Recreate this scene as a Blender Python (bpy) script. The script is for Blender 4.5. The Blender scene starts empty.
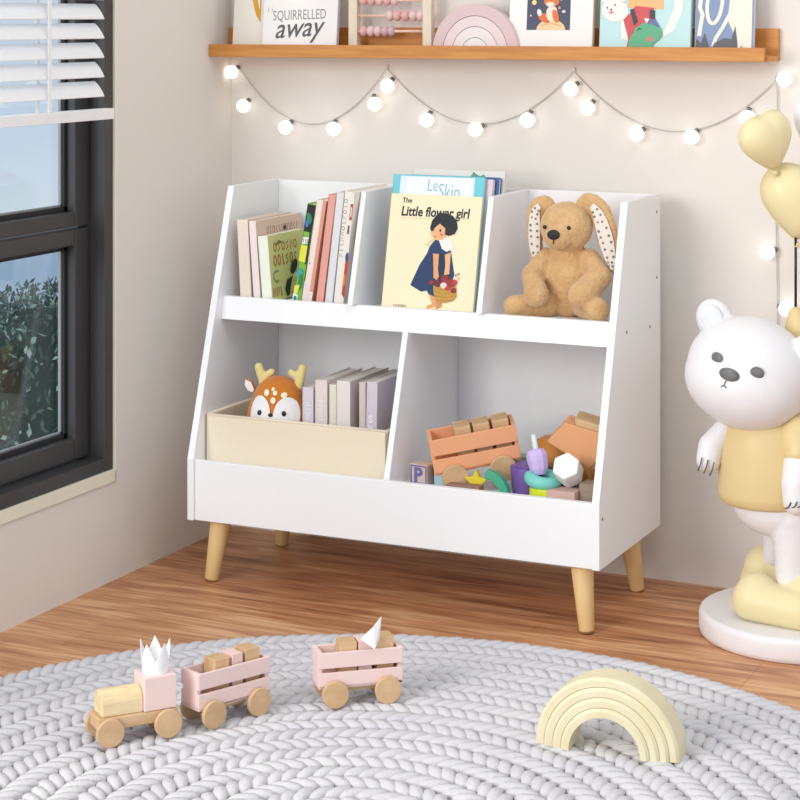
import bpy, bmesh, math, random
from mathutils import Vector, Matrix, Euler
random.seed(11)
SC = bpy.context.scene
COL = SC.collection
PI = math.pi
R = math.radians

# ---------------------------------------------------------------- materials
def lin(c):
    out = []
    for v in c[:3]:
        v = v / 255.0
        out.append(v / 12.92 if v <= 0.04045 else ((v + 0.055) / 1.055) ** 2.4)
    return (out[0], out[1], out[2], 1.0)

_M = {}
def mat(name, col, rough=0.5, var=None, vscale=8.0, stretch=(1, 1, 1), bump=0.0, bscale=60.0, emit=0.0,
        metal=0.0, sheen=0.0, coat=0.0, detail=4.0, bstretch=(1, 1, 1), sss=0.0):
    if name in _M:
        return _M[name]
    m = bpy.data.materials.new(name)
    m.use_nodes = True
    nt = m.node_tree
    b = nt.nodes['Principled BSDF']
    b.inputs['Base Color'].default_value = lin(col)
    b.inputs['Roughness'].default_value = rough
    b.inputs['Metallic'].default_value = metal
    if sheen:
        b.inputs['Sheen Weight'].default_value = sheen
    if coat:
        b.inputs['Coat Weight'].default_value = coat
    if emit:
        b.inputs['Emission Color'].default_value = lin(col)
        b.inputs['Emission Strength'].default_value = emit
    tc = None
    if var or bump:
        tc = nt.nodes.new('ShaderNodeTexCoord')
    if var:
        mp = nt.nodes.new('ShaderNodeMapping')
        mp.inputs['Scale'].default_value = stretch
        n = nt.nodes.new('ShaderNodeTexNoise')
        n.inputs['Scale'].default_value = vscale
        n.inputs['Detail'].default_value = detail
        r = nt.nodes.new('ShaderNodeValToRGB')
        r.color_ramp.elements[0].position = 0.3
        r.color_ramp.elements[1].position = 0.7
        r.color_ramp.elements[0].color = lin(var)
        r.color_ramp.elements[1].color = lin(col)
        nt.links.new(tc.outputs['Object'], mp.inputs['Vector'])
        nt.links.new(mp.outputs['Vector'], n.inputs['Vector'])
        nt.links.new(n.outputs['Fac'], r.inputs['Fac'])
        nt.links.new(r.outputs['Color'], b.inputs['Base Color'])
    if bump:
        mp2 = nt.nodes.new('ShaderNodeMapping')
        mp2.inputs['Scale'].default_value = bstretch
        n2 = nt.nodes.new('ShaderNodeTexNoise')
        n2.inputs['Scale'].default_value = bscale
        n2.inputs['Detail'].default_value = 3
        bp = nt.nodes.new('ShaderNodeBump')
        bp.inputs['Strength'].default_value = bump
        bp.inputs['Distance'].default_value = 0.004
        nt.links.new(tc.outputs['Object'], mp2.inputs['Vector'])
        nt.links.new(mp2.outputs['Vector'], n2.inputs['Vector'])
        nt.links.new(n2.outputs['Fac'], bp.inputs['Height'])
        nt.links.new(bp.outputs['Normal'], b.inputs['Normal'])
    _M[name] = m
    return m

def flat(c, rough=0.55):
    return mat('print_%d_%d_%d' % tuple(c), c, rough)

WHITE = mat('white_lacquer', (244, 244, 246), 0.38)
SCREW = mat('screw_cap', (120, 118, 116), 0.5)
LEGW = mat('birch_leg', (238, 206, 150), 0.45, var=(228, 194, 134), vscale=6, stretch=(6, 6, 1))
WALL = mat('wall_paint', (234, 229, 223), 0.85, bump=0.04, bscale=180)
WALLL = mat('wall_paint_side', (236, 230, 222), 0.85, bump=0.04, bscale=180)
SILL = mat('cream_reveal', (240, 235, 216), 0.7)
FRAME = mat('graphite_frame', (60, 59, 60), 0.42)
GASKET = mat('gasket_black', (32, 32, 34), 0.6)
BEAD = mat('glazing_bead', (150, 152, 152), 0.5)
SLAT = mat('slat_white', (246, 246, 246), 0.5)
PAGES = mat('paper_pages', (240, 234, 220), 0.8, bump=0.1, bscale=200)
LEDGE = mat('oak_ledge', (214, 150, 76), 0.5, var=(190, 122, 54), vscale=7, stretch=(1.2, 14, 14), detail=6)
BEECH = mat('beech_wood', (222, 188, 148), 0.55, var=(198, 160, 118), vscale=14, stretch=(1, 8, 2), detail=6)
PALEW = mat('pale_wood', (242, 222, 180), 0.55, var=(226, 200, 152), vscale=10, stretch=(2, 8, 8))
ENDG = mat('wood_block', (224, 190, 146), 0.6, var=(196, 156, 112), vscale=16, stretch=(1, 5, 2), detail=6)
PINKP = mat('pink_paint', (240, 212, 206), 0.55)
ORANGEP = mat('apricot_paint', (240, 172, 128), 0.55)
PAPERW = mat('white_card', (246, 246, 248), 0.7)
CABLE = mat('grey_cable', (196, 194, 192), 0.6)
SOCKET = mat('dark_socket', (120, 117, 114), 0.5)
BULB = mat('lit_globe', (255, 251, 242), 0.4, emit=1.0)
BLACK = mat('black_plastic', (22, 22, 24), 0.4)
BALLY = mat('yellow_foil', (236, 222, 174), 0.45, bump=0.06, bscale=20)
BALLW = mat('white_foil', (246, 248, 250), 0.4)
RAINB = mat('cream_painted_wood', (230, 221, 190), 0.55, var=(224, 212, 172), vscale=22)
STATW = mat('statue_white', (236, 234, 236), 0.42)
VEST = mat('statue_yellow', (224, 200, 146), 0.5)
SHOEY = mat('statue_pale_yellow', (234, 220, 172), 0.5)
GREYEYE = mat('grey_eye', (128, 126, 128), 0.55, var=(96, 94, 96), vscale=60)
CLAW = mat('claw_line', (96, 90, 88), 0.6)
PLUSH = mat('tan_plush', (224, 186, 134), 0.95, var=(204, 160, 108), vscale=34, bump=1.0, bscale=150, sheen=0.35)
LINING = mat('floral_lining', (236, 228, 218), 0.9)
DEERO = mat('rust_plush', (206, 122, 34), 0.95, bump=0.4, bscale=220, sheen=0.3)
DEERW = mat('white_plush', (244, 240, 238), 0.95, bump=0.2, bscale=220)
ANTLER = mat('yellow_felt', (232, 214, 148), 0.95, bump=0.4, bscale=200)
FABRIC = mat('cream_fabric', (238, 224, 200), 0.95, bump=0.25, bscale=320)

def wood_floor():
    m = bpy.data.materials.new('oak_floor'); m.use_nodes = True
    nt = m.node_tree; b = nt.nodes['Principled BSDF']
    b.inputs['Roughness'].default_value = 0.42
    tc = nt.nodes.new('ShaderNodeTexCoord')
    def noise(scale, detail, sx, sy, dist=0.0):
        mp = nt.nodes.new('ShaderNodeMapping'); mp.inputs['Scale'].default_value = (sx, sy, 1)
        n = nt.nodes.new('ShaderNodeTexNoise'); n.inputs['Scale'].default_value = scale
        n.inputs['Detail'].default_value = detail; n.inputs['Distortion'].default_value = dist
        nt.links.new(tc.outputs['Object'], mp.inputs['Vector']); nt.links.new(mp.outputs['Vector'], n.inputs['Vector'])
        return n
    br = nt.nodes.new('ShaderNodeTexBrick')
    br.inputs['Scale'].default_value = 1.0
    br.inputs['Brick Width'].default_value = 1.25
    br.inputs['Row Height'].default_value = 0.155
    br.inputs['Mortar Size'].default_value = 0.0012
    br.inputs['Mortar Smooth'].default_value = 0.3
    br.inputs['Color1'].default_value = (0.25, 0.25, 0.25, 1)
    br.inputs['Color2'].default_value = (0.75, 0.75, 0.75, 1)
    br.inputs['Mortar'].default_value = (0, 0, 0, 1)
    br.offset = 0.37
    nt.links.new(tc.outputs['Object'], br.inputs['Vector'])
    n1 = noise(3.0, 7, 1.0, 9.0, 0.9)
    n2 = noise(9.0, 6, 0.8, 14.0, 0.4)
    mx = nt.nodes.new('ShaderNodeMath'); mx.operation = 'MULTIPLY_ADD'
    nt.links.new(n2.outputs['Fac'], mx.inputs[0]); mx.inputs[1].default_value = 0.55
    nt.links.new(n1.outputs['Fac'], mx.inputs[2])
    mx2 = nt.nodes.new('ShaderNodeMath'); mx2.operation = 'MULTIPLY_ADD'
    nt.links.new(br.outputs['Color'], mx2.inputs[0]); mx2.inputs[1].default_value = 0.16
    nt.links.new(mx.outputs[0], mx2.inputs[2])
    rp = nt.nodes.new('ShaderNodeValToRGB')
    e = rp.color_ramp.elements
    e[0].position = 0.55; e[0].color = lin((124, 74, 46))
    e[1].position = 1.1; e[1].color = lin((222, 174, 130))
    k = e.new(0.72); k.color = lin((176, 116, 76))
    k = e.new(0.9); k.color = lin((204, 148, 104))
    nt.links.new(mx2.outputs[0], rp.inputs['Fac'])
    mm = nt.nodes.new('ShaderNodeMix'); mm.data_type = 'RGBA'; mm.blend_type = 'MULTIPLY'
    inv = nt.nodes.new('ShaderNodeMath'); inv.operation = 'MULTIPLY'; inv.inputs[1].default_value = 0.22
    nt.links.new(br.outputs['Fac'], inv.inputs[0])
    nt.links.new(inv.outputs[0], mm.inputs['Factor'])
    nt.links.new(rp.outputs['Color'], mm.inputs['A']); mm.inputs['B'].default_value = lin((90, 54, 36))
    nt.links.new(mm.outputs['Result'], b.inputs['Base Color'])
    bp = nt.nodes.new('ShaderNodeBump'); bp.inputs['Strength'].default_value = 0.12; bp.inputs['Distance'].default_value = 0.002
    nt.links.new(n2.outputs['Fac'], bp.inputs['Height']); nt.links.new(bp.outputs['Normal'], b.inputs['Normal'])
    return m

def glass_mat():
    m = bpy.data.materials.new('window_glass'); m.use_nodes = True
    nt = m.node_tree
    for n in list(nt.nodes): nt.nodes.remove(n)
    o = nt.nodes.new('ShaderNodeOutputMaterial')
    t = nt.nodes.new('ShaderNodeBsdfTransparent'); t.inputs['Color'].default_value = (0.93, 0.97, 1.0, 1)
    g = nt.nodes.new('ShaderNodeBsdfGlossy'); g.inputs['Roughness'].default_value = 0.02
    x = nt.nodes.new('ShaderNodeMixShader')
    x.inputs['Fac'].default_value = 0.05
    nt.links.new(t.outputs[0], x.inputs[1]); nt.links.new(g.outputs[0], x.inputs[2]); nt.links.new(x.outputs[0], o.inputs['Surface'])
    return m

# ---------------------------------------------------------------- mesh helpers
class MB:
    """Collects shapes of one part; each shape may use its own material slot."""
    def __init__(s):
        s.bm = bmesh.new(); s.mats = []; s.smooth = set()
    def mi(s, m):
        if m not in s.mats: s.mats.append(m)
        return s.mats.index(m)
    def _fin(s, faces, m, smooth=False):
        i = s.mi(m)
        for f in faces:
            f.material_index = i; f.smooth = smooth
    def box(s, c, size, m, rot=None):
        M = Matrix.Translation(Vector(c))
        if rot is not None: M = M @ Euler(rot).to_matrix().to_4x4()
        M = M @ Matrix.Diagonal((size[0], size[1], size[2], 1))
        r = bmesh.ops.create_cube(s.bm, size=1, matrix=M)
        s._fin({f for v in r['verts'] for f in v.link_faces}, m)
        return s
    def ab(s, a, b, m):
        return s.box([(a[i] + b[i]) / 2 for i in range(3)], [abs(b[i] - a[i]) for i in range(3)], m)
    def prism(s, pts, axis, a, b, m):
        """polygon in the two other axes, extruded along `axis` from a to b"""
        def p3(p, t):
            if axis == 'x': return (t, p[0], p[1])
            if axis == 'y': return (p[0], t, p[1])
            return (p[0], p[1], t)
        va = [s.bm.verts.new(p3(p, a)) for p in pts]
        vb = [s.bm.verts.new(p3(p, b)) for p in pts]
        n = len(pts); fs = [s.bm.faces.new(va), s.bm.faces.new(vb[::-1])]
        for i in range(n):
            fs.append(s.bm.faces.new((va[i], vb[i], vb[(i + 1) % n], va[(i + 1) % n])))
        bmesh.ops.recalc_face_normals(s.bm, faces=fs)
        s._fin(fs, m)
        return s
    def cyl(s, p0, p1, r0, r1, m, seg=24, cap=True):
        p0, p1 = Vector(p0), Vector(p1); d = p1 - p0
        M = Matrix.Translation((p0 + p1) / 2) @ d.to_track_quat('Z', 'Y').to_matrix().to_4x4()
        r = bmesh.ops.create_cone(s.bm, cap_ends=cap, cap_tris=False, segments=seg, radius1=r0, radius2=r1, depth=d.length, matrix=M)
        fs = {f for v in r['verts'] for f in v.link_faces}
        s._fin(fs, m)
        for f in fs:
            if len(f.verts) == 4: f.smooth = True
        return s
    def ell(s, c, rad, m, rot=None, seg=24, rings=14):
        M = Matrix.Translation(Vector(c))
        if rot is not None: M = M @ Euler(rot).to_matrix().to_4x4()
        M = M @ Matrix.Diagonal((rad[0], rad[1], rad[2], 1))
        r = bmesh.ops.create_uvsphere(s.bm, u_segments=seg, v_segments=rings, radius=1, matrix=M)
        s._fin({f for v in r['verts'] for f in v.link_faces}, m, True)
        return s
    def cap(s, p0, p1, r0, r1, m, n=7, sq=(1, 1, 1)):
        p0, p1 = Vector(p0), Vector(p1)
        for i in range(n):
            t = i / (n - 1); r = r0 + (r1 - r0) * t
            s.ell(p0.lerp(p1, t), (r * sq[0], r * sq[1], r * sq[2]), m, seg=16, rings=10)
        return s
    def tube(s, pts, r, m, seg=8):
        pts = [Vector(p) for p in pts]; rings = []
        for i, p in enumerate(pts):
            d = (pts[min(i + 1, len(pts) - 1)] - pts[max(i - 1, 0)]).normalized()
            a = d.orthogonal().normalized() if i == 0 else (a - d * a.dot(d)).normalized()
            b = d.cross(a)
            rings.append([s.bm.verts.new(p + (a * math.cos(2 * PI * k / seg) + b * math.sin(2 * PI * k / seg)) * r) for k in range(seg)])
        fs = []
        for i in range(len(rings) - 1):
            for k in range(seg):
                fs.append(s.bm.faces.new((rings[i][k], rings[i][(k + 1) % seg], rings[i + 1][(k + 1) % seg], rings[i + 1][k])))
        s._fin(fs, m, True)
        e = [s.bm.faces.new(rings[0][::-1]), s.bm.faces.new(rings[-1])]
        s._fin(e, m)
        return s
    def lathe(s, prof, m, seg=64, c=(0, 0, 0), sharp=False):
        rings = []
        for (r, z) in prof:
            rings.append([s.bm.verts.new((c[0] + r * math.cos(2 * PI * k / seg), c[1] + r * math.sin(2 * PI * k / seg), c[2] + z)) for k in range(seg)])
        fs = []
        for i in range(len(rings) - 1):
            for k in range(seg):
                fs.append(s.bm.faces.new((rings[i][k], rings[i][(k + 1) % seg], rings[i + 1][(k + 1) % seg], rings[i + 1][k])))
        s._fin(fs, m, not sharp)
        s._fin([s.bm.faces.new(rings[0][::-1]), s.bm.faces.new(rings[-1])], m)
        return s
    def build(s, name, parent=None, loc=None, rot=None, bevel=0.0, seg=2):
        me = bpy.data.meshes.new(name); s.bm.to_mesh(me); s.bm.free()
        for m in s.mats: me.materials.append(m)
        o = bpy.data.objects.new(name, me); COL.objects.link(o)
        if parent: o.parent = parent
        if loc: o.location = loc
        if rot: o.rotation_euler = rot
        if bevel:
            md = o.modifiers.new('bevel', 'BEVEL'); md.width = bevel; md.segments = seg
            md.limit_method = 'ANGLE'; md.angle_limit = R(40)
        return o

def tag(o, label, cat, group=None, kind=None):
    o['label'] = label; o['category'] = cat
    if group: o['group'] = group
    if kind: o['kind'] = kind
    return o

def thing(name, label, cat, loc=(0, 0, 0), rot=(0, 0, 0), group=None):
    o = bpy.data.objects.new(name, None); COL.objects.link(o)
    o.empty_display_size = 0.02
    o.location = loc; o.rotation_euler = rot
    return tag(o, label, cat, group)

def struct(o):
    o['kind'] = 'structure'
    return o

def fuse(mb, name, parent=None, voxel=0.004, smooth=6, loc=None, rot=None):
    """one continuous skin around overlapping volumes"""
    me = bpy.data.meshes.new(name); mb.bm.to_mesh(me); mb.bm.free()
    t = bpy.data.objects.new(name + '_tmp', me); COL.objects.link(t)
    md = t.modifiers.new('r', 'REMESH'); md.mode = 'VOXEL'; md.voxel_size = voxel; md.use_smooth_shade = True
    if smooth:
        sm = t.modifiers.new('s', 'SMOOTH'); sm.factor = 0.5; sm.iterations = smooth
    dg = bpy.context.evaluated_depsgraph_get()
    out = bpy.data.meshes.new_from_object(t.evaluated_get(dg))
    bpy.data.objects.remove(t); bpy.data.meshes.remove(me)
    out.name = name
    out.materials.clear()
    for m in mb.mats: out.materials.append(m)
    for p in out.polygons:
        p.use_smooth = True; p.material_index = 0
    o = bpy.data.objects.new(name, out); COL.objects.link(o)
    if parent: o.parent = parent
    if loc: o.location = loc
    if rot: o.rotation_euler = rot
    return o

def ring(cx, cy, rx, ry=None, rot=0.0, n=20, a0=0, a1=360):
    ry = rx if ry is None else ry
    out = []
    full = abs(a1 - a0) >= 360
    for i in range(n):
        a = R(a0 + (a1 - a0) * i / (n if full else n - 1))
        x, y = rx * math.cos(a), ry * math.sin(a)
        out.append((cx + x * math.cos(rot) - y * math.sin(rot), cy + x * math.sin(rot) + y * math.cos(rot)))
    return out

def stroke(pts, w):
    """ribbon polygon along a polyline"""
    L, Rr = [], []
    for i, p in enumerate(pts):
        q0 = pts[max(i - 1, 0)]; q1 = pts[min(i + 1, len(pts) - 1)]
        d = Vector((q1[0] - q0[0], q1[1] - q0[1]))
        if d.length == 0: d = Vector((1, 0))
        d.normalize()
        L.append((p[0] - d.y * w / 2, p[1] + d.x * w / 2)); Rr.append((p[0] + d.y * w / 2, p[1] - d.x * w / 2))
    return [[L[i], L[i + 1], Rr[i + 1], Rr[i]] for i in range(len(pts) - 1)]

def text_polys(s, size, shear=0.0, bold=0.0, align='LEFT', sx=1.0):
    cu = bpy.data.curves.new('t', 'FONT'); cu.body = s; cu.size = size; cu.shear = shear; cu.offset = bold
    cu.align_x = align; cu.resolution_u = 3
    o = bpy.data.objects.new('t', cu); COL.objects.link(o)
    bpy.context.view_layer.update()
    me = bpy.data.meshes.new_from_object(o.evaluated_get(bpy.context.evaluated_depsgraph_get()))
    res = [[(me.vertices[i].co.x * sx, me.vertices[i].co.y) for i in p.vertices] for p in me.polygons]
    bpy.data.objects.remove(o); bpy.data.curves.remove(cu); bpy.data.meshes.remove(me)
    return res

def prints(name, parent, layers, O, U, V, N, gap=0.00025):
    """ink layers lying on a flat face: layers = [(rgb or material, polygon or list of polygons)]"""
    mb = MB(); O, U, V, N = Vector(O), Vector(U), Vector(V), Vector(N)
    for k, (c, polys) in enumerate(layers):
        m = c if not isinstance(c, tuple) else flat(c)
        if polys and isinstance(polys[0][0], (int, float)): polys = [polys]
        for poly in polys:
            vs = [mb.bm.verts.new(O + U * p[0] + V * p[1] + N * gap * (k + 1)) for p in poly]
            try:
                f = mb.bm.faces.new(vs)
            except ValueError:
                continue
            f.normal_update()
            if f.normal.dot(N) < 0: f.normal_flip()
            mb._fin([f], m)
    return mb.build(name, parent)

def shift(polys, dx, dy, rot=0.0):
    c, s_ = math.cos(rot), math.sin(rot)
    return [[(dx + p[0] * c - p[1] * s_, dy + p[0] * s_ + p[1] * c) for p in q] for q in polys]

# ---------------------------------------------------------------- the room
WX = -0.1525      # left wall plane
WY = 0.4541       # back wall plane
mb = MB(); mb.ab((WX - 0.075, -4.6, -0.05), (4.2, 0.6, 0), wood_floor()); struct(mb.build('floor'))
mb = MB(); mb.ab((WX - 0.075, WY, 0), (4.2, WY + 0.12, 2.5), WALL); struct(mb.build('wall_back'))
# left wall with a window opening  y -1.25..-0.054, z 0.24..1.75
OY0, OY1, OZ0, OZ1 = -1.25, -0.054, 0.240, 1.75
mb = MB()
mb.ab((WX - 0.075, -1.75, 0), (WX, WY, OZ0), WALLL)
mb.ab((WX - 0.075, -1.75, OZ1), (WX, WY, 2.5), WALLL)
mb.ab((WX - 0.075, OY1, OZ0), (WX, WY, OZ1), WALLL)
mb.ab((WX - 0.075, -1.75, OZ0), (WX, OY0, OZ1), WALLL)
struct(mb.build('wall_left'))
mb = MB(); mb.ab((WX, OY0, OZ0 - 0.026), (WX + 0.006, OY1 + 0.004, OZ0), SILL)
mb.ab((WX, OY1, OZ0 - 0.026), (WX + 0.006, OY1 + 0.006, OZ1), SILL); struct(mb.build('trim_1', bevel=0.001))

win = bpy.data.objects.new('window_1', None); COL.objects.link(win); struct(win)
FX = WX           # outer face flush with the wall
mb = MB()          # fixed outer frame
for (a, b) in (((FX - 0.072, OY1 - 0.0315, OZ0), (FX, OY1, OZ1)), ((FX - 0.072, OY0, OZ0), (FX, OY0 + 0.0315, OZ1)),
               ((FX - 0.072, OY0 + 0.0315, OZ0), (FX - 0.0003, OY1 - 0.0315, OZ0 + 0.0285)), ((FX - 0.072, OY0 + 0.0315, OZ1 - 0.03), (FX - 0.0003, OY1 - 0.0315, OZ1))):
    mb.ab(a, b, FRAME)
struct(mb.build('window_frame', win, bevel=0.0015))
def sash(z0, z1, gz0, gz1):
    y0, y1 = OY0 + 0.034, OY1 - 0.0345
    gy0, gy1 = OY0 + 0.088, -0.1418
    x1 = FX - 0.0375; x0 = x1 - 0.034
    mb = MB()
    mb.ab((x0, gy1, z0), (x1, y1, z1), FRAME); mb.ab((x0, y0, z0), (x1, gy0, z1), FRAME)
    mb.ab((x0, gy0, z0), (x1, gy1, gz0), FRAME); mb.ab((x0, gy0, gz1), (x1, gy1, z1), FRAME)
    s_ = struct(mb.build('sash', win, bevel=0.003))
    d = 0.0105
    mb = MB()
    xa, xb = x1 - 0.030, x1 - 0.020
    for (a, b) in (((xa, gy1 - d, gz0), (xb, gy1, gz1)), ((xa, gy0, gz0), (xb, gy0 + d, gz1)), ((xa, gy0, gz0), (xb, gy1, gz0 + d)), ((xa, gy0, gz1 - d), (xb, gy1, gz1))):
        mb.ab(a, b, GASKET)
    struct(mb.build('gasket', s_))
    mb = MB(); d2 = 0.004
    for (a, b) in (((xa - .003, gy1 - d - d2, gz0 + d), (xa + .003, gy1 - d, gz1 - d)), ((xa - .003, gy0 + d, gz0 + d), (xa + .003, gy1 - d, gz0 + d + d2))):
        mb.ab(a, b, BEAD)
    struct(mb.build('glazing_bead', s_))
    mb = MB(); mb.ab((xa - 0.002, gy0, gz0), (xa + 0.002, gy1, gz1), GLASS)
    struct(mb.build('glass', win))
GLASS = glass_mat()
sash(0.7665, OZ1 - 0.033, 0.7985, OZ1 - 0.09)
sash(0.2725, 0.7615, 0.3185, 0.7265)

# venetian blind hung in front of the window
bl = thing('venetian_blind', 'white venetian blind half lowered over the dark window', 'blind', (WX + 0.03, -0.65, 1.0075))
def blind_part(name, build):
    mb = MB(); build(mb); return mb.build(name, bl, bevel=0.001)
for i in range(17):
    zc = 0.053 + i * 0.0405
    mb = MB()
    pr = []
    n = 7
    for k in range(n):                       # gently crowned slat, tilted down into the room
        t = -1 + 2 * k / (n - 1)
        pr.append((0.012 * t + 0.0016 * (1 - t * t), zc - 0.0155 * t + 0.0016 * (1 - t * t)))
    low = [(p[0] - 0.0012, p[1] - 0.0016) for p in pr][::-1]
    mb.prism(pr + low, 'y', -0.62, 0.500, SLAT)
    mb.build('slat', bl)
blind_part('bottom_rail', lambda m: m.ab((-0.012, -0.62, -0.012), (0.014, 0.535, 0.0105), SLAT))
for yy in (0.300, -0.10, -0.50):
    mb = MB(); mb.ab((0.0145, yy - 0.006, 0), (0.0155, yy + 0.006, 0.74), SLAT); mb.ab((-0.0145, yy - 0.006, 0), (-0.0135, yy + 0.006, 0.74), SLAT)
    mb.build('ladder_tape', bl)
blind_part('head_rail', lambda m: m.ab((-0.025, -0.62, 0.735), (0.025, 0.535, 0.78), SLAT))

# ---------------------------------------------------------------- outdoors
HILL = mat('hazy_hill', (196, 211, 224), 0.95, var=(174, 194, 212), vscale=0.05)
mb = MB()
rows = []
for j in range(9):
    r_ = []
    for i in range(41):
        x = -70 + i * 2.6; y = 48 + j * 9
        h = 2.2 * math.sin(i * 0.35 + 0.6) + 1.2 * math.sin(i * 0.83 + 2) + 0.5 * math.sin(i * 1.9)
        z = -17.2 + (h + 5.0) * math.sin(PI * min(j, 6) / 8) * 0.9
        r_.append(mb.bm.verts.new((x, y, z)))
    rows.append(r_)
fs = []
for j in range(8):
    for i in range(40):
        fs.append(mb.bm.faces.new((rows[j][i], rows[j][i + 1], rows[j + 1][i + 1], rows[j + 1][i])))
mb._fin(fs, HILL, True)
struct(mb.build('hills'))

LEAF = [mat('leaf_deep', (44, 74, 62), 0.6), mat('leaf_mid', (66, 98, 80), 0.55), mat('leaf_highlight', (150, 176, 158), 0.5)]  # palest tone paints the highlights on the foliage
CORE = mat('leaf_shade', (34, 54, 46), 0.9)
BARK = mat('bark', (86, 70, 58), 0.9, bump=0.4, bscale=40)
def tree(loc, rx, rz, label, seed, nleaf=4200, ls=(0.009, 0.021)):
    rnd = random.Random(seed)
    t = thing('leafy_tree', label, 'tree', loc, group='trees outside the window')
    mb = MB()
    mb.cyl((0, 0, 0), (0.05, 0, 2.2), 0.11, 0.06, BARK)
    for a in (0.4, 2.3, 4.2):
        mb.cyl((0.04, 0, 1.7), (rx * 0.6 * math.cos(a), rx * 0.6 * math.sin(a), 2.2 + rz * 0.5), 0.05, 0.02, BARK, seg=10)
    mb.build('trunk', t)
    mb = MB(); cz = 2.2 + rz * 0.45
    lob = [(0, 0, cz, rx * 0.78, rz * 0.8)]
    for k in range(9):
        a = rnd.uniform(0, 2 * PI)
        lob.append((rx * 0.5 * math.cos(a), rx * 0.5 * math.sin(a), cz + rz * rnd.uniform(-0.4, 0.5), rx * rnd.uniform(0.4, 0.55), rz * rnd.uniform(0.35, 0.5)))
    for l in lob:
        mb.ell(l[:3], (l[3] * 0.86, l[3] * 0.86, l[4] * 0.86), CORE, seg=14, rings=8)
    for k in range(nleaf):
        l = lob[k % len(lob)]
        a = rnd.uniform(0, 2 * PI); zz = rnd.uniform(-1, 1); q = math.sqrt(1 - zz * zz); f = rnd.uniform(0.84, 1.08)
        c = Vector((l[0] + l[3] * q * math.cos(a) * f, l[1] + l[3] * q * math.sin(a) * f, l[2] + l[4] * zz * f))
        s_ = rnd.uniform(*ls)
        M = Matrix.Translation(c) @ Euler((rnd.uniform(0, PI), rnd.uniform(0, PI), rnd.uniform(0, PI))).to_matrix().to_4x4()
        vs = [mb.bm.verts.new(M @ Vector(p)) for p in ((-s_, 0, 0), (0, -s_ * 0.5, s_ * .15), (s_, 0, 0), (0, s_ * 0.5, s_ * .15))]
        mb._fin([mb.bm.faces.new(vs)], LEAF[rnd.choices((0, 1, 2), (4, 4, 2))[0]])
    mb.build('foliage', t)
tree((-2.75, 3.95, -3.70), 0.85, 1.15, 'bushy green tree seen through the lower window pane', 3, 38000, (0.010, 0.025))
tree((-2.3, 7.2, -4.9), 0.9, 1.1, 'smaller tree behind the bushy one, outside beyond the window', 8, 9000)
tree((-5.4, 3.7, -4.4), 0.95, 1.1, 'tree farthest to the left outside the window', 5, 9000)

# ---------------------------------------------------------------- bookshelf
W_, D_ = 0.93, 0.3874
ZB, ZK, ZT, YT = 0.1347, 0.2657, 0.8364, 0.1735
def yf(z): return max(0.0, YT * (z - ZK) / (ZT - ZK))
bs = thing('toy_bookshelf', 'white five-cubby toy bookshelf with slanted sides and splayed wooden legs', 'bookshelf', (W_ / 2, D_ / 2, 0))
def bpart(name, mb, bevel=0.0012, parent=bs):
    o = mb.build(name, parent, bevel=bevel)
    o.location = (-W_ / 2, -D_ / 2, 0) if parent is bs else (0, 0, 0)
    return o
T = 0.0155
prof = [(0, ZB), (D_, ZB), (D_, ZT), (YT, ZT), (0, ZK)]
for s_, x0 in ((0, 0.0), (1, W_ - T)):
    mb = MB(); mb.prism(prof, 'x', x0, x0 + T, WHITE); sp = bpart('side_panel', mb)
    for (yy, zz) in ((0.018, 0.232), (0.165, 0.575), (0.315, 0.565), (0.362, 0.662), (0.362, 0.80)) if s_ else ():
        mb = MB(); mb.cyl((x0 + T, yy, zz), (x0 + T + 0.0006, yy, zz), 0.0035, 0.0035, SCREW, seg=14)
        o = mb.build('screw_cap', sp)
mb = MB(); mb.ab((T, D_ - 0.009, ZB), (W_ - T, D_ - 0.003, ZT - 0.001), WHITE); bpart('back_panel', mb)
mb = MB(); mb.ab((T, 0.012, ZB + 0.002), (W_ - T, D_ - 0.009, 0.152), WHITE); bpart('base_board', mb)
BZ = 0.2440          # floor of the lower cubbies
mb = MB(); mb.ab((T, 0.012, BZ - 0.014), (W_ - T, D_ - 0.009, BZ), WHITE); bpart('bottom_shelf', mb)
mb = MB(); mb.ab((T, 0.006, ZB), (W_ - T, 0.021, ZK - 0.003), WHITE); bpart('front_rail', mb)
SZ = 0.5860          # floor of the upper cubbies
mb = MB(); mb.ab((T, yf(0.575) + 0.03, SZ - 0.014), (W_ - T, D_ - 0.009, SZ), WHITE); bpart('middle_shelf', mb)
mb = MB()
z0, z1 = 0.5495, 0.5985
mb.prism([(yf(z0) + 0.030, z0), (yf(z0) + 0.044, z0), (yf(z1) + 0.040, z1), (yf(z1) + 0.026, z1)], 'x', T, W_ - T, WHITE)
bpart('shelf_lip', mb)
for x0 in (0.3265, 0.6225):
    z0, z1 = SZ, ZT - 0.001
    mb = MB(); mb.prism([(yf(z0) + 0.034, z0), (D_ - 0.009, z0), (D_ - 0.009, z1), (yf(z1) + 0.006, z1), (yf(0.5995) + 0.010, 0.5995), (yf(0.599) + 0.042, 0.5992)], 'x', x0, x0 + 0.0125, WHITE)
    bpart('divider', mb)
z0, z1 = BZ, SZ - 0.014
mb = MB(); mb.prism([(0.022, z0), (D_ - 0.009, z0), (D_ - 0.009, z1), (yf(z1) + 0.03, z1), (yf(0.549) + 0.026, 0.549), (0.022, ZK)], 'x', 0.4555, 0.4685, WHITE)
bpart('divider', mb)
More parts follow.
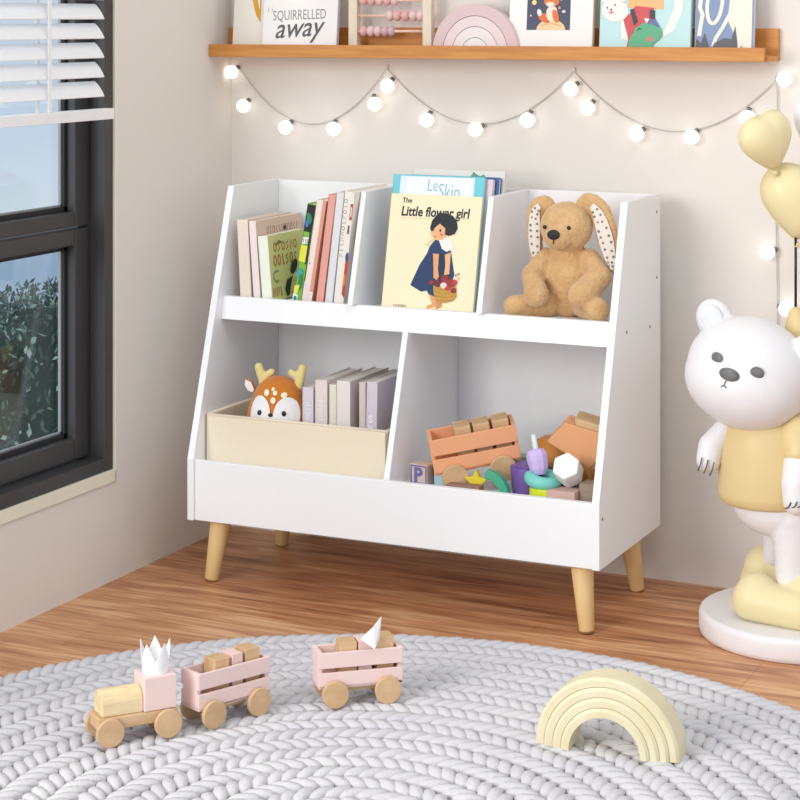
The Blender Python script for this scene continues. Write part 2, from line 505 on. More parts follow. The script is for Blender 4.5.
for (sx, sy) in ((0, 0), (1, 0), (0, 1), (1, 1)):
    fx = 0.0385 if sx == 0 else W_ - 0.0385
    fy = 0.036 if sy == 0 else D_ - 0.036
    tx = fx + (0.0165 if sx == 0 else -0.0165); ty = fy + (0.016 if sy == 0 else -0.016)
    p0 = Vector((fx, fy, 0.0)); p1 = Vector((tx, ty, ZB + 0.004)); d = (p1 - p0)
    mb = MB(); mb.cyl(p0 + d * 0.03, p0 + d * 1.0, 0.0150, 0.0235, LEGW)
    lg = bpart('leg', mb, bevel=0.001)
    mb = MB(); mb.cyl(p0, p0 + d * 0.03, 0.0135, 0.0145, mat('foot_pad', (150, 104, 62), 0.7)); mb.build('foot_pad', lg)

# ---------------------------------------------------------------- books
def spine_book(label, loc, t, d, h, lean, cover, group, prn=None, yaw=0.0, pages=PAGES, cat='book', side=None, sidecol=None):
    """book standing with its spine to the front (-y); origin at the left front bottom corner"""
    z = loc[2] + (t * math.sin(lean) if lean > 0 else 0.0) + 0.0003
    b = thing('book', label, cat, (loc[0], loc[1], z), (0, lean, yaw), group)
    cm = cover if not isinstance(cover, tuple) else mat('cover_%d_%d_%d' % cover, cover, 0.55)
    sm = cm if sidecol is None else mat('cover_%d_%d_%d' % sidecol, sidecol, 0.55)
    mb = MB()
    bt = min(0.0022, t * 0.14)
    mb.ab((0, 0, 0), (bt, d, h), cm); mb.ab((t - bt, 0.0004, 0), (t, d, h), sm); mb.ab((0, 0, 0), (t, bt * 1.2, h), cm)
    mb.build('cover', b, bevel=0.0008)
    mb = MB(); mb.ab((bt, bt, 0.002), (t - bt, d - 0.003, h - 0.003), pages); mb.build('pages', b)
    if prn:
        prints('spine_print', b, prn, (0, 0, 0), (1, 0, 0), (0, 0, 1), (0, -1, 0))
    if side:
        prints('cover_print', b, side, (t, 0, 0), (0, 1, 0), (0, 0, 1), (1, 0, 0))
    return b

def squiggle(x0, y0, w, h, n, seed, lw):
    """a line of illegible hand lettering"""
    rnd = random.Random(seed); out = []
    st = w / n
    for i in range(n):
        cx = x0 + st * (i + 0.5)
        k = rnd.choice((0, 1, 2, 3))
        if k == 0: pts = ring(cx, y0 + h / 2, st * 0.32, h * 0.45, n=9); pts.append(pts[0])
        elif k == 1: pts = [(cx - st * .25, y0), (cx - st * .2, y0 + h), (cx + st * .25, y0 + h * .2), (cx + st * .3, y0 + h)]
        elif k == 2: pts = [(cx - st * .1, y0 + h), (cx, y0), (cx + st * .3, y0 + h * .1)]
        else: pts = [(cx + st * .3, y0 + h * .9), (cx - st * .25, y0 + h * .7), (cx + st * .2, y0 + h * .3), (cx - st * .3, y0)]
        out += stroke(pts, lw)
    return out

G = 'books in the upper left cubby'
YB = 0.150
spine_book('pale beige book standing first from the left on the upper shelf', (0.0445, YB, SZ), 0.0285, 0.20, 0.178, -0.055, (236, 220, 206), G, sidecol=(226, 204, 190))
t2 = [((120, 92, 88), squiggle(0.045, 0.138, 0.15, 0.022, 11, 4, 0.002)), ((90, 70, 70), ring(0.13, 0.150, 0.008, 0.005)), ((70, 60, 60), [(0.01, 0.0), (0.03, 0), (0.02, 0.03), (0.012, 0.02)])]
spine_book('blush pink book with brown scribbled lettering at its top, second from the left', (0.0775, YB + .001, SZ), 0.0180, 0.215, 0.176, -0.075, (244, 226, 222), G, side=t2, sidecol=(238, 204, 194))
H3 = 0.144
t3 = []
OR = (206, 140, 84)
def nearer(l): return [(c, [(p[0] * 0.80 - 0.008, p[1] * 0.97) for p in q]) if isinstance(q[0][0], (int, float)) else (c, [[(p[0] * 0.80 - 0.008, p[1] * 0.97) for p in z] for z in q]) for c, q in l]
t3 += [(OR, squiggle(0.035, 0.110, 0.14, 0.020, 6, 31, 0.005)), (OR, squiggle(0.03, 0.078, 0.14, 0.024, 6, 37, 0.006)),
       (OR, squiggle(0.015, 0.010, 0.06, 0.02, 3, 3, 0.006)), ((120, 130, 70), stroke([(0.05, 0.125), (0.07, 0.132), (0.085, 0.128)], 0.005)),
       ((150, 165, 120), stroke(ring(0.045, 0.055, 0.02, 0.012, n=8, a0=60, a1=300), 0.005)),
       ((34, 32, 30), ring(0.145, 0.068, 0.024, 0.013, 0.5)), ((30, 28, 28), [(0.085, 0.022), (0.10, 0.042), (0.135, 0.048), (0.12, 0.03), (0.11, 0.008), (0.095, 0.004)]),
       (OR, stroke([(0.12, 0.012), (0.15, 0.006), (0.17, 0.02)], 0.005))]
spine_book('short cream book whose yellow-green cover carries orange lettering and black shapes', (0.0995, YB, SZ), 0.0255, 0.195, H3, -0.085, (240, 244, 228), G, side=nearer(t3), sidecol=(240, 228, 166))
t4 = [((16, 26, 20), [(0, 0.16), (0.0195, 0.16), (0.0195, 0.22), (0, 0.22)]), ((34, 140, 90), ring(0.009, 0.19, 0.006, 0.012, 0.3)), ((54, 120, 190), ring(0.006, 0.178, 0.005, 0.008)),
      ((240, 244, 236), [(0.001, 0.132), (0.0185, 0.136), (0.018, 0.150), (0.002, 0.147)]), ((30, 30, 30), squiggle(0.002, 0.136, 0.015, 0.009, 3, 5, 0.0012)),
      ((232, 228, 70), [(0, 0.094), (0.016, 0.094), (0.016, 0.13), (0, 0.13)]), ((20, 28, 20), [(0.016, 0.09), (0.0195, 0.09), (0.0195, 0.16), (0.016, 0.16)]),
      ((66, 160, 150), ring(0.008, 0.068, 0.008, 0.012)), ((46, 130, 70), ring(0.012, 0.05, 0.005, 0.018)), ((226, 226, 90), [(0, 0.02), (0.01, 0.024), (0.012, 0.044), (0, 0.04)]),
      ((236, 240, 224), [(0, 0.0), (0.012, 0.0), (0.012, 0.022), (0, 0.022)]), ((40, 120, 170), ring(0.006, 0.012, 0.004, 0.006))]
spine_book('bright green and black patterned book leaning right beside the short cream one', (0.1745, YB, SZ), 0.0195, 0.19, 0.222, 0.172, (126, 184, 62), G, prn=t4, sidecol=(40, 60, 44))
spine_book('cream spined picture book with a salmon cover leaning beside the green one', (0.1965, YB, SZ), 0.0235, 0.19, 0.230, 0.165, (242, 226, 214), G, sidecol=(230, 170, 146),
           prn=[((226, 156, 130), [(0.0155, 0.03), (0.0235, 0.03), (0.0235, 0.230), (0.0155, 0.230)]), ((120, 170, 200), ring(0.006, 0.09, 0.002)), ((236, 218, 220), [(0, 0), (0.015, 0), (0.015, 0.04), (0, 0.05)])])
spine_book('salmon pink book leaning between the cream and the pale grey one', (0.2300, YB, SZ), 0.0180, 0.20, 0.243, 0.136, (232, 164, 150), G)
spine_book('pale grey-white book second from the right of the leaning row', (0.2518, YB, SZ), 0.0185, 0.205, 0.248, 0.122, (226, 226, 228), G)
t8 = [((150, 140, 140), shift(squiggle(0, 0, 0.13, 0.008, 11, 9, 0.0014), 0.010, 0.105, PI / 2)), ((186, 70, 60), [(0.018, 0.19), (0.024, 0.19), (0.024, 0.225), (0.018, 0.225)]), ((236, 224, 214), [(0.0195, 0.197), (0.0225, 0.197), (0.0225, 0.218), (0.0195, 0.218)]),
      ((200, 60, 40), [(0.0185, 0.03), (0.0255, 0.02), (0.0265, 0.11), (0.0195, 0.105)]), ((70, 70, 140), ring(0.0225, 0.11, 0.004, 0.01)), ((226, 130, 60), ring(0.022, 0.06, 0.003, 0.014)), ((130, 84, 70), [(0.017, 0.16), (0.021, 0.16), (0.021, 0.178), (0.017, 0.178)])]
spine_book('cream book with red and blue marks on its spine, rightmost of the leaning row', (0.2728, YB, SZ), 0.0246, 0.205, 0.250, 0.114, (240, 234, 224), G, prn=t8)

def front_book(label, loc, w, t, h, lean, cover, edge=None, group=None, name='book'):
    """book leaning back with its cover to the front; origin at the left front bottom corner"""
    b = thing(name, label, 'book', (loc[0], loc[1], loc[2] + 0.0004 + t * math.sin(lean)), (-lean, 0, 0), group)
    cm = mat('cover_%d_%d_%d' % cover, cover, 0.5)
    bt = 0.002
    mb = MB(); mb.ab((0, 0, 0), (w, bt, h), cm); mb.ab((0, t - bt, 0), (w, t, h), cm); mb.ab((0, 0, 0), (bt, t, h), cm)
    mb.build('cover', b, bevel=0.0007)
    mb = MB(); mb.ab((bt, bt, 0.002), (w - 0.002, t - bt, h - 0.003), PAGES); mb.build('pages', b)
    return b

G2 = 'picture books in the upper middle cubby'
# the flower girl book
gw, gh = 0.2125, 0.2485
lean = 0.215
gb = front_book('cream picture book showing a girl in a blue dress, in front of its cubby', (0.3835, 0.158, SZ), gw, 0.008, gh, lean, (246, 234, 196), group=G2)
def gp(px, py):          # cover drawing measured on a 93 x 112 grid
    t = (py - 193.7 - 0.0613 * (px - 390.6)) / 112.3
    return ((px - (390.6 - 9.6 * t)) / 93.0 * gw, gh - t * 0.240)
def gl(*pts): return [gp(*p) for p in pts]
DK = (34, 30, 34); SK = (228, 162, 108); NAVY = (14, 50, 96); SKL = (236, 180, 130)
lay = []
x, y = gp(402, 203); lay.append((DK, shift(text_polys('The', 0.0145, bold=0.0004), x, y)))
x, y = gp(400.5, 216.0); lay.append((DK, shift(text_polys('Little flower girl', 0.0285, bold=0.0008, shear=0.10, sx=0.86), x, y)))
lay.append(((214, 200, 160), gl((401, 218.3), (471, 221.3), (471, 221.8), (401, 218.8))))
# legs, dress, arms, head
lay.append((SK, gl((429, 293), (437, 293), (438, 306.5), (427, 309), (427.5, 306), (433, 304))))
lay.append(((214, 146, 94), gl((437, 296), (444, 296), (443, 307), (437, 309.5), (436.5, 305))))
lay.append((NAVY, gl((436.5, 241), (440, 240.5), (452, 252), (455.5, 276), (452, 284), (436, 297), (429, 294), (428, 291), (422, 292), (411, 285.5), (412.5, 282), (420, 266), (428, 254), (431.5, 245))))
lay.append(((10, 36, 72), gl((441, 255), (446, 256), (452, 276), (440, 281), (435, 270), (433.5, 256))))
lay.append((SK, gl((434, 254.5), (440, 255), (439, 270), (440, 277), (437.5, 281), (434.5, 278), (434.5, 268))))
lay.append((SKL, gl((446, 256), (452, 253.5), (451, 266), (450.5, 275), (445, 276), (446.5, 267))))
lay.append(((238, 236, 226), gl((437, 240), (445, 238.5), (453, 241), (456, 250), (447.5, 253), (443, 250), (440, 242))))
lay.append(((226, 214, 176), gl((431, 241), (437, 240), (430.5, 248), (425, 246))))
lay.append((SKL, [gp(px, py) for (px, py) in ring(440, 233, 8.2, 8.8, 0.25)]))
lay.append(((10, 16, 28), gl((431.5, 227), (433, 222), (438, 216), (446, 215), (454, 217.5), (458, 223), (459, 230), (456, 235.5), (450, 237.5), (446, 236), (446.5, 230), (441, 225), (436, 229), (432.5, 233), (431, 229.5))))
lay.append((DK, [gp(*p) for p in ring(441.5, 232.0, 1.0, 1.4)])); lay.append((DK, [gp(*p) for p in ring(434.3, 231.5, 0.6, 1.1)]))
lay.append(((220, 110, 80), [gp(*p) for p in ring(442.5, 236, 1.7, 1.3)])); lay.append(((196, 60, 50), [gp(*p) for p in ring(436.5, 238, 1.0, 0.6)]))
# basket with flowers
lay.append(((196, 148, 58), gl((434.5, 286), (446, 287.5), (457.5, 286), (458, 297), (454, 301), (446, 303), (438, 301), (435, 294))))
lay.append(((170, 122, 44), sum([stroke([gp(436, 289 + k * 3.6), gp(446, 290.5 + k * 3.6), gp(456, 289 + k * 3.6)], 0.0012) for k in range(4)], [])))
for (px, py, r_, c) in ((439, 284, 4.2, (110, 28, 40)), (446, 280, 4, (150, 34, 44)), (452, 284, 5, (160, 36, 44)), (445, 286, 3.4, (232, 214, 206)), (456, 283, 3, (196, 60, 66)), (455, 291, 3, (140, 30, 40)), (449, 289, 2.6, (190, 50, 56)), (459.5, 279, 1.6, (236, 190, 190)), (433, 283, 2.5, (150, 40, 50)), (460, 275, 0.9, DK), (457.5, 276, 0.9, DK)):
    lay.append((c, [gp(*p) for p in ring(px, py, r_, r_ * 0.9, n=9)]))
lay.append(((120, 80, 40), stroke([gp(438, 287), gp(440, 279), gp(446, 276), gp(453, 279), gp(456, 286)], 0.0016)))
x, y = gp(394, 306.2); lay.append((DK, shift(squiggle(0, 0, 0.03, 0.004, 8, 12, 0.0011), x, y)))
prints('cover_print', gb, lay, (0, 0, 0), (1, 0, 0), (0, 0, 1), (0, -1, 0), gap=0.00012)
# teal book behind it
tw, th = 0.2135, 0.2885
tb = front_book('teal-edged white picture book with thin blue title lettering, behind the cream one', (0.3790, 0.1705, SZ), tw, 0.012, th, lean, (112, 202, 214), group=G2)
lay = [((226, 238, 244), [(0.018, 0.0), (tw - 0.022, 0.0), (tw - 0.022, th - 0.003), (0.018, th - 0.003)]), ((238, 242, 248), [(0.03, 0.0), (tw - 0.03, 0.0), (tw - 0.03, th - 0.006), (0.034, th - 0.006)])]
lay.append(((110, 186, 196), shift(text_polys('Le', 0.038, sx=0.72, bold=-0.0004), 0.082, th - 0.034)))
lay.append(((110, 186, 196), shift(text_polys('Skip', 0.044, sx=0.72, bold=-0.0005), 0.108, th - 0.047, -0.03)))
prints('cover_print', tb, lay, (0, 0, 0), (1, 0, 0), (0, 0, 1), (0, -1, 0))
front_book('book with a pale pink edge squeezed between the teal and the navy book', (0.4000, 0.1850, SZ), 0.2065, 0.012, 0.283, lean, (226, 206, 214), group=G2)
front_book('navy blue book behind the teal one, its edge showing at the right', (0.4080, 0.1990, SZ), 0.2070, 0.014, 0.286, lean, (44, 92, 150), group=G2)
pb = front_book('tall off-white book at the very back of the picture books', (0.4050, 0.2160, SZ), 0.2150, 0.012, 0.298, lean, (228, 225, 220), group=G2)
prints('cover_print', pb, [((96, 160, 132), [(0.135, 0.284), (0.142, 0.296), (0.150, 0.290), (0.158, 0.286), (0.166, 0.291), (0.172, 0.284)])], (0, 0, 0), (1, 0, 0), (0, 0, 1), (0, -1, 0))

# ---------------------------------------------------------------- plush bunny
bu = thing('plush_bunny', 'tan plush bunny with long floral-lined ears sitting in the upper right cubby', 'soft toy', (0.775, 0.235, SZ), (0, 0, R(6)))
mb = MB()
mb.ell((0, 0.020, 0.075), (0.053, 0.050, 0.080), PLUSH)           # belly
mb.ell((0, 0.018, 0.120), (0.040, 0.038, 0.040), PLUSH)           # chest
mb.ell((0.000, 0.000, 0.188), (0.056, 0.050, 0.053), PLUSH)       # head
mb.ell((-0.008, -0.030, 0.172), (0.034, 0.030, 0.030), PLUSH)     # muzzle
mb.cap((-0.046, 0.012, 0.122), (-0.070, -0.020, 0.086), 0.021, 0.022, PLUSH); mb.cap((-0.070, -0.020, 0.086), (-0.048, -0.058, 0.052), 0.022, 0.026, PLUSH)
mb.cap((0.046, 0.012, 0.122), (0.074, -0.014, 0.088), 0.022, 0.026, PLUSH); mb.cap((0.074, -0.014, 0.088), (0.046, -0.056, 0.054), 0.026, 0.029, PLUSH)
mb.cap((-0.040, 0.0, 0.026), (-0.098, -0.050, 0.024), 0.028, 0.024, PLUSH)
mb.cap((0.040, 0.0, 0.026), (0.080, -0.058, 0.026), 0.028, 0.026, PLUSH)
fuse(mb, 'body', bu, voxel=0.0035, smooth=4)
# ears: a flap each, hanging from the top of the head
def ear(pts, wid, lining_side, nm='ear'):
    mb = MB()
    n = 16
    P_ = [Vector(p) for p in pts]
    def at(t):
        t *= len(P_) - 1; i = min(int(t), len(P_) - 2); f = t - i
        a = P_[max(i - 1, 0)]; b = P_[i]; c = P_[i + 1]; d = P_[min(i + 2, len(P_) - 1)]
        return 0.5 * ((2 * b) + (c - a) * f + (2 * a - 5 * b + 4 * c - d) * f * f + (3 * b - a - 3 * c + d) * f ** 3)
    for i in range(n):
        t = i / (n - 1)
        w = wid * (0.55 + 0.45 * math.sin(PI * min(1, t * 0.95 + 0.08))) * (1 if t < 0.85 else 1 - (t - 0.85) * 2.2)
        p = at(t)
        mb.ell(p, (w, 0.011, w * 0.9), PLUSH, seg=14, rings=8)
    e = fuse(mb, nm, bu, voxel=0.0035, smooth=3)
    mb = MB()
    L = []
    for i in range(12):
        t = 0.30 + 0.66 * i / 11
        p = at(t); d = (at(min(1, t + 0.02)) - at(max(0, t - 0.02))).normalized()
        w = wid * 0.52 * math.sin(PI * (0.10 + 0.86 * i / 11)) + 0.002
        s_ = Vector((-d.z, 0, d.x)) if abs(d.y) < 0.95 else Vector((1, 0, 0))
        s_.normalize()
        o = p + Vector((lining_side * wid * 0.22, -0.0128, 0))
        L.append((o - s_ * w, o + s_ * w))
    fs = []
    va = [(mb.bm.verts.new(a), mb.bm.verts.new((a + b) / 2 + Vector((0, -0.003, 0))), mb.bm.verts.new(b)) for a, b in L]
    for i in range(len(va) - 1):
        for k in range(2):
            fs.append(mb.bm.faces.new((va[i][k], va[i][k + 1], va[i + 1][k + 1], va[i + 1][k])))
    bmesh.ops.recalc_face_normals(mb.bm, faces=fs)
    for f in fs:
        if f.normal.y > 0: f.normal_flip()
    mb._fin(fs, LINING, True)
    rnd = random.Random(7)
    for i in range(1, 11):
        for k in range(2):
            a, b = L[i]; q = a.lerp(b, 0.25 + 0.5 * k + rnd.uniform(-.12, .12)) + Vector((0, -0.0025, rnd.uniform(-.003, .003)))
            if rnd.random() < 0.8:
                mb.ell(q, (0.0026, 0.0012, 0.0026), flat(rnd.choice(((120, 128, 120), (150, 130, 120), (104, 116, 124), (186, 150, 150)))), seg=7, rings=5)
    ln = mb.build('ear_lining', e); ln['label'] = 'pale floral printed lining'
ear([(-0.034, 0.010, 0.222), (-0.048, 0.006, 0.236), (-0.066, 0.006, 0.220), (-0.070, 0.008, 0.178), (-0.069, 0.014, 0.130), (-0.062, 0.016, 0.106)], 0.0205, 0.40)
ear([(0.028, 0.010, 0.222), (0.046, 0.006, 0.240), (0.070, 0.004, 0.220), (0.087, 0.002, 0.172), (0.097, 0.004, 0.128), (0.102, 0.006, 0.100)], 0.0255, -0.42)
for dx in (-0.031, 0.020):
    mb = MB(); mb.ell((dx - 0.003, -0.0475, 0.191), (0.0042, 0.003, 0.0042), mat('bead_black', (26, 18, 16), 0.2), seg=14, rings=8); mb.build('eye', bu)
mb = MB(); mb.ell((-0.012, -0.060, 0.177), (0.0135, 0.007, 0.0105), mat('nose_thread', (42, 42, 46), 0.7)); mb.tube([(-0.012, -0.0615, 0.170), (-0.012, -0.0605, 0.158)], 0.0011, BLACK); mb.build('nose', bu)

# ---------------------------------------------------------------- fabric bin with deer and books
bx0, bx1, by0, by1, bz1 = 0.0175, 0.4490, 0.048, 0.305, 0.3525
bn = thing('storage_bin', 'cream fabric storage bin in the lower left cubby', 'storage bin', (bx0, by0, BZ))
mb = MB(); tk = 0.006; hh = bz1 - BZ
mb.ab((0, 0, 0), (bx1 - bx0, tk, hh), FABRIC); mb.ab((0, by1 - by0 - tk, 0), (bx1 - bx0, by1 - by0, hh), FABRIC)
mb.ab((0, 0, 0), (tk, by1 - by0, hh), FABRIC); mb.ab((bx1 - bx0 - tk, 0, 0), (bx1 - bx0, by1 - by0, hh), FABRIC)
mb.ab((0, 0, 0), (bx1 - bx0, by1 - by0, 0.006), FABRIC)
mb.build('body', bn, bevel=0.003, seg=3)
mb = MB(); w_ = bx1 - bx0; d_ = by1 - by0
zr = hh + 0.0004
mb.tube([(0.003, 0.003, zr), (w_ - 0.003, 0.003, zr), (w_ - 0.003, d_ - 0.003, zr), (0.003, d_ - 0.003, zr), (0.003, 0.004, zr)], 0.0036, FABRIC)
mb.build('rim', bn)
G3 = 'books in the fabric bin'
bzf = BZ + 0.0066
YB2 = 0.1135
WT = (246, 242, 244)
spine_book('small lilac-white book beside the deer plush in the fabric bin', (0.2175, YB2, bzf), 0.0275, 0.14, 0.166, 0.0, (222, 212, 222), G3, prn=[(WT, shift(squiggle(0, 0, 0.05, 0.012, 5, 22, 0.002), 0.020, 0.085, PI / 2))])
spine_book('cream pink book with a white mark down its spine, second in the fabric bin', (0.2480, YB2, bzf), 0.0300, 0.17, 0.184, 0.0, (232, 220, 214), G3, prn=[(WT, shift(squiggle(0, 0, 0.06, 0.01, 6, 41, 0.002), 0.020, 0.085, PI / 2))])
spine_book('narrow pale cream book, the lowest in the middle of the fabric bin', (0.2800, YB2 + 0.004, bzf), 0.0190, 0.15, 0.176, 0.0, (236, 230, 212), G3)
spine_book('broad off-white book with a rosy cover in the fabric bin', (0.3015, YB2 - 0.003, bzf), 0.0330, 0.19, 0.187, 0.0, (236, 228, 224), G3, sidecol=(222, 208, 208))
spine_book('thin greyish beige book second from the right in the fabric bin', (0.3500, YB2 + 0.006, bzf), 0.0165, 0.18, 0.186, 0.0, (218, 204, 198), G3)
lt = text_polys('S', 0.022, bold=0.0006) ; lh = text_polys('H', 0.014, bold=0.0004)
spine_book('lilac book with a white letter S low on its spine, rightmost in the fabric bin', (0.3690, YB2 - 0.003, bzf), 0.0260, 0.19, 0.190, 0.02, (216, 206, 218), G3,
           prn=[(WT, shift(lt, 0.006, 0.104)), (WT, shift(lh, 0.006, 0.089))], side=[(WT, shift(text_polys('R', 0.03), 0.125, 0.135))])

de = thing('plush_deer', 'round rust-brown deer plush with yellow antlers peeking out of the fabric bin', 'soft toy', (0.1510, 0.130, bzf + 0.0005), (0, 0, R(14)))
de.scale = (1.07, 1.07, 1.07)
mb = MB()
mb.ell((0, 0, 0.080), (0.0655, 0.055, 0.080), DEERO); mb.ell((0, 0.0, 0.115), (0.054, 0.048, 0.056), DEERO)
body = fuse(mb, 'body', de, voxel=0.003, smooth=4)
mb = MB()
def on_ball(x, z, lift=0.0):       # point on the front of the deer's face
    ry, rx, rz, cz = 0.055, 0.0655, 0.080, 0.080
    q = 1 - (x / rx) ** 2 - ((z - cz) / rz) ** 2
    y1 = -ry * math.sqrt(max(q, 0)); q2 = 1 - (x / .054) ** 2 - ((z - .115) / .056) ** 2
    y2 = -0.048 * math.sqrt(max(q2, 0)); return Vector((x, min(y1, y2) - lift, z))
def patch(mb, cx, cz, rx, rz, m, lift, n=22, k=5, rot=0.0):
    c = mb.bm.verts.new(on_ball(cx, cz, lift)); prev = None; fs = []
    for j in range(1, k + 1):
        cur = [mb.bm.verts.new(on_ball(cx + p[0], cz + p[1], lift)) for p in ring(0, 0, rx * j / k, rz * j / k, rot, n)]
        for i in range(n):
            if prev is None: fs.append(mb.bm.faces.new((c, cur[i], cur[(i + 1) % n])))
            else: fs.append(mb.bm.faces.new((prev[i], cur[i], cur[(i + 1) % n], prev[(i + 1) % n])))
        prev = cur
    for f in fs:
        f.normal_update()
        if f.normal.y > 0: f.normal_flip()
    mb._fin(fs, m, True)
patch(mb, -0.026, 0.100, 0.0225, 0.037, DEERW, 0.0014); patch(mb, 0.028, 0.098, 0.0255, 0.037, DEERW, 0.0014)
patch(mb, 0.0, 0.074, 0.042, 0.030, DEERW, 0.0016)
mp_ = mb.build('face_patch', body); mp_['label'] = 'white face patches'
mb = MB()
for (a, b, rx, rz) in ((-0.014, 0.143, 0.0056, 0.0064), (0.004, 0.143, 0.0046, 0.0046), (-0.001, 0.150, 0.0032, 0.0036), (0.022, 0.139, 0.0062, 0.0056), (0.001, 0.129, 0.0054, 0.0066)):
    patch(mb, a, b, rx, rz, mat('cream_spot', (248, 236, 206), 0.9), 0.0012, n=12, k=2)
mb.build('spot', body)
for dx in (-0.026, 0.024):
    mb = MB(); mb.ell(on_ball(dx, 0.104, 0.0016), (0.0050, 0.003, 0.0056), BLACK, seg=14, rings=8); mb.build('eye', de)
mb = MB(); mb.ell(on_ball(-0.002, 0.1015, 0.003), (0.0050, 0.003, 0.0038), BLACK, seg=14, rings=8); mb.build('nose', de)
for s_ in (-1, 1):
    mb = MB()
    bx = -0.030 if s_ < 0 else 0.041
    mb.cap((bx, 0.004, 0.150), (bx + s_ * 0.010 - 0.002, 0.004, 0.186), 0.0105, 0.0090, ANTLER)
    mb.cap((bx - s_ * 0.0, 0.004, 0.166), (bx - s_ * 0.015, 0.003, 0.177), 0.0080, 0.0074, ANTLER)
    fuse(mb, 'antler', de, voxel=0.0022, smooth=3)
mb = MB()
ep = [(-0.048, 0.140), (-0.056, 0.158), (-0.069, 0.163), (-0.071, 0.150), (-0.063, 0.138), (-0.052, 0.134)]
mb.prism(ep, 'y', -0.004, 0.010, DEERO); e_ = mb.build('ear', de, bevel=0.003)
prints('ear_lining', e_, [(DEERW, [(p[0] * 0.86 - 0.0084, p[1] * 0.86 + 0.0206) for p in ep])], (0, -0.0042, 0), (1, 0, 0), (0, 0, 1), (0, -1, 0), gap=0.0006)

# ---------------------------------------------------------------- toy wagons
def wheel(parent, x, y, z, r, w, side, m=BEECH):
    mb = MB()
    mb.cyl((x, y, z), (x, y + side * w, z), r, r, m, seg=36)
    return mb.build('wheel', parent, bevel=0.0014)

def wagon(label, loc, rot, body, wheelbase=0.094, L=0.150, Wd=0.052, z0=0.032, z1=0.094, rw=0.0235, rail=0.027, gap=0.0075, name='toy_wagon'):
    """local +x forward, +y towards the viewer's side"""
    t = thing(name, label, 'toy', loc, rot)
    hw = Wd / 2; tk = 0.0055
    mb = MB(); mb.ab((-L / 2, -hw, z0), (L / 2, hw, z0 + 0.006), body); mb.build('floor_board', t, bevel=0.001)
    for sx in (-1, 1):
        mb = MB(); mb.ab((sx * L / 2, -hw + tk, z0 + 0.002), (sx * (L / 2 - 0.008), hw - tk, z1), body); mb.build('end_board', t, bevel=0.0012)
    for sy in (-1, 1):
        mb = MB(); mb.ab((-L / 2, sy * hw, z1 - rail), (L / 2, sy * (hw - tk), z1), body); mb.build('side_slat', t, bevel=0.0012)
        mb = MB(); mb.ab((-L / 2, sy * hw, z0), (L / 2, sy * (hw - tk), z1 - rail - gap), body); mb.build('side_slat', t, bevel=0.0012)
    for sx in (-1, 1):
        mb = MB(); mb.cyl((sx * wheelbase / 2, -hw - 0.004, rw), (sx * wheelbase / 2, hw + 0.004, rw), 0.004, 0.004, BEECH, seg=12); mb.build('axle', t)
        for sy in (-1, 1):
            wheel(t, sx * wheelbase / 2, sy * (hw + 0.001), rw, rw, 0.0085, sy)
    mb = MB(); mb.ab((-0.030, -0.012, z0 - 0.010), (0.030, 0.012, z0), BEECH); mb.build('chassis_bar', t, bevel=0.001)
    return t

def yaw_of(fx, fy): return math.atan2(fy, fx)
def world(loc, yaw, p):
    c, s_ = math.cos(yaw), math.sin(yaw)
    return (loc[0] + p[0] * c - p[1] * s_, loc[1] + p[0] * s_ + p[1] * c, loc[2] + p[2])
RZ = 0.0195          # rug surface
def block(label, loc, yaw, p, size, m, group, name='wooden_block', tilt=(0, 0)):
    mb = MB(); mb.box((0, 0, 0), size, m)
    o = mb.build(name, None, loc=world(loc, yaw, p), rot=(tilt[0], tilt[1], yaw), bevel=0.0012)
    return tag(o, label, 'toy block', group)

# engine
ya = yaw_of(-0.619, -0.785)
loc = (0.4431 - 0.785 * 0.031, -0.8815 + 0.619 * 0.031, RZ)
en = thing('toy_engine', 'wooden toy train engine with a pink cab and pale boiler on the rug', 'toy', loc, (0, 0, ya))
mb = MB(); mb.ab((-0.070, -0.020, 0.0245), (0.068, 0.026, 0.0455), BEECH); mb.build('chassis', en, bevel=0.003)
mb = MB()
prf = [(-0.0225, 0), (0.0225, 0), (0.0225, 0.016)] + [(0.0225 * math.cos(a), 0.019 + 0.0215 * math.sin(a)) for a in [R(10 + 16 * k) for k in range(11)]] + [(-0.0225, 0.016)]
mb.prism(prf, 'x', -0.010, 0.060, PALEW); mb.build('boiler', en, loc=(0, 0, 0.0457), bevel=0.002)
mb = MB(); mb.ab((-0.067, -0.0265, 0.0457), (-0.0105, 0.0265, 0.1015), PINKP); mb.build('cab', en, bevel=0.0018)
for sx in (-1, 1):
    mb = MB(); mb.cyl((sx * 0.05, -0.024, 0.0235), (sx * 0.05, 0.030, 0.0235), 0.004, 0.004, BEECH, seg=12); mb.build('axle', en)
    for sy in (-1, 1): wheel(en, sx * 0.05, (0.0275 if sy > 0 else -0.0215), 0.0235, 0.0235, 0.009, sy)
# paper crown on the cab
cr = thing('party_crown', 'small white paper crown standing on the pink engine cab', 'crown', world(loc, ya, (-0.039, 0, 0.1018)), (0, 0, ya))
mb = MB()
NS = 40; rr = 0.0215
low = [mb.bm.verts.new((rr * math.cos(2 * PI * k / NS), rr * math.sin(2 * PI * k / NS), 0)) for k in range(NS)]
up = []
for k in range(NS):
    ph = (k % 8) / 8.0; tri = 1 - abs(2 * ph - 1)
    z = 0.022 + 0.030 * tri; q = rr + 0.003 * tri + 0.0014
    up.append(mb.bm.verts.new((q * math.cos(2 * PI * k / NS), q * math.sin(2 * PI * k / NS), z)))
fs = [mb.bm.faces.new((low[k], low[(k + 1) % NS], up[(k + 1) % NS], up[k])) for k in range(NS)]
mb._fin(fs, PAPERW, False)
o = mb.build('crown_band', cr); md = o.modifiers.new('t', 'SOLIDIFY'); md.thickness = 0.0009
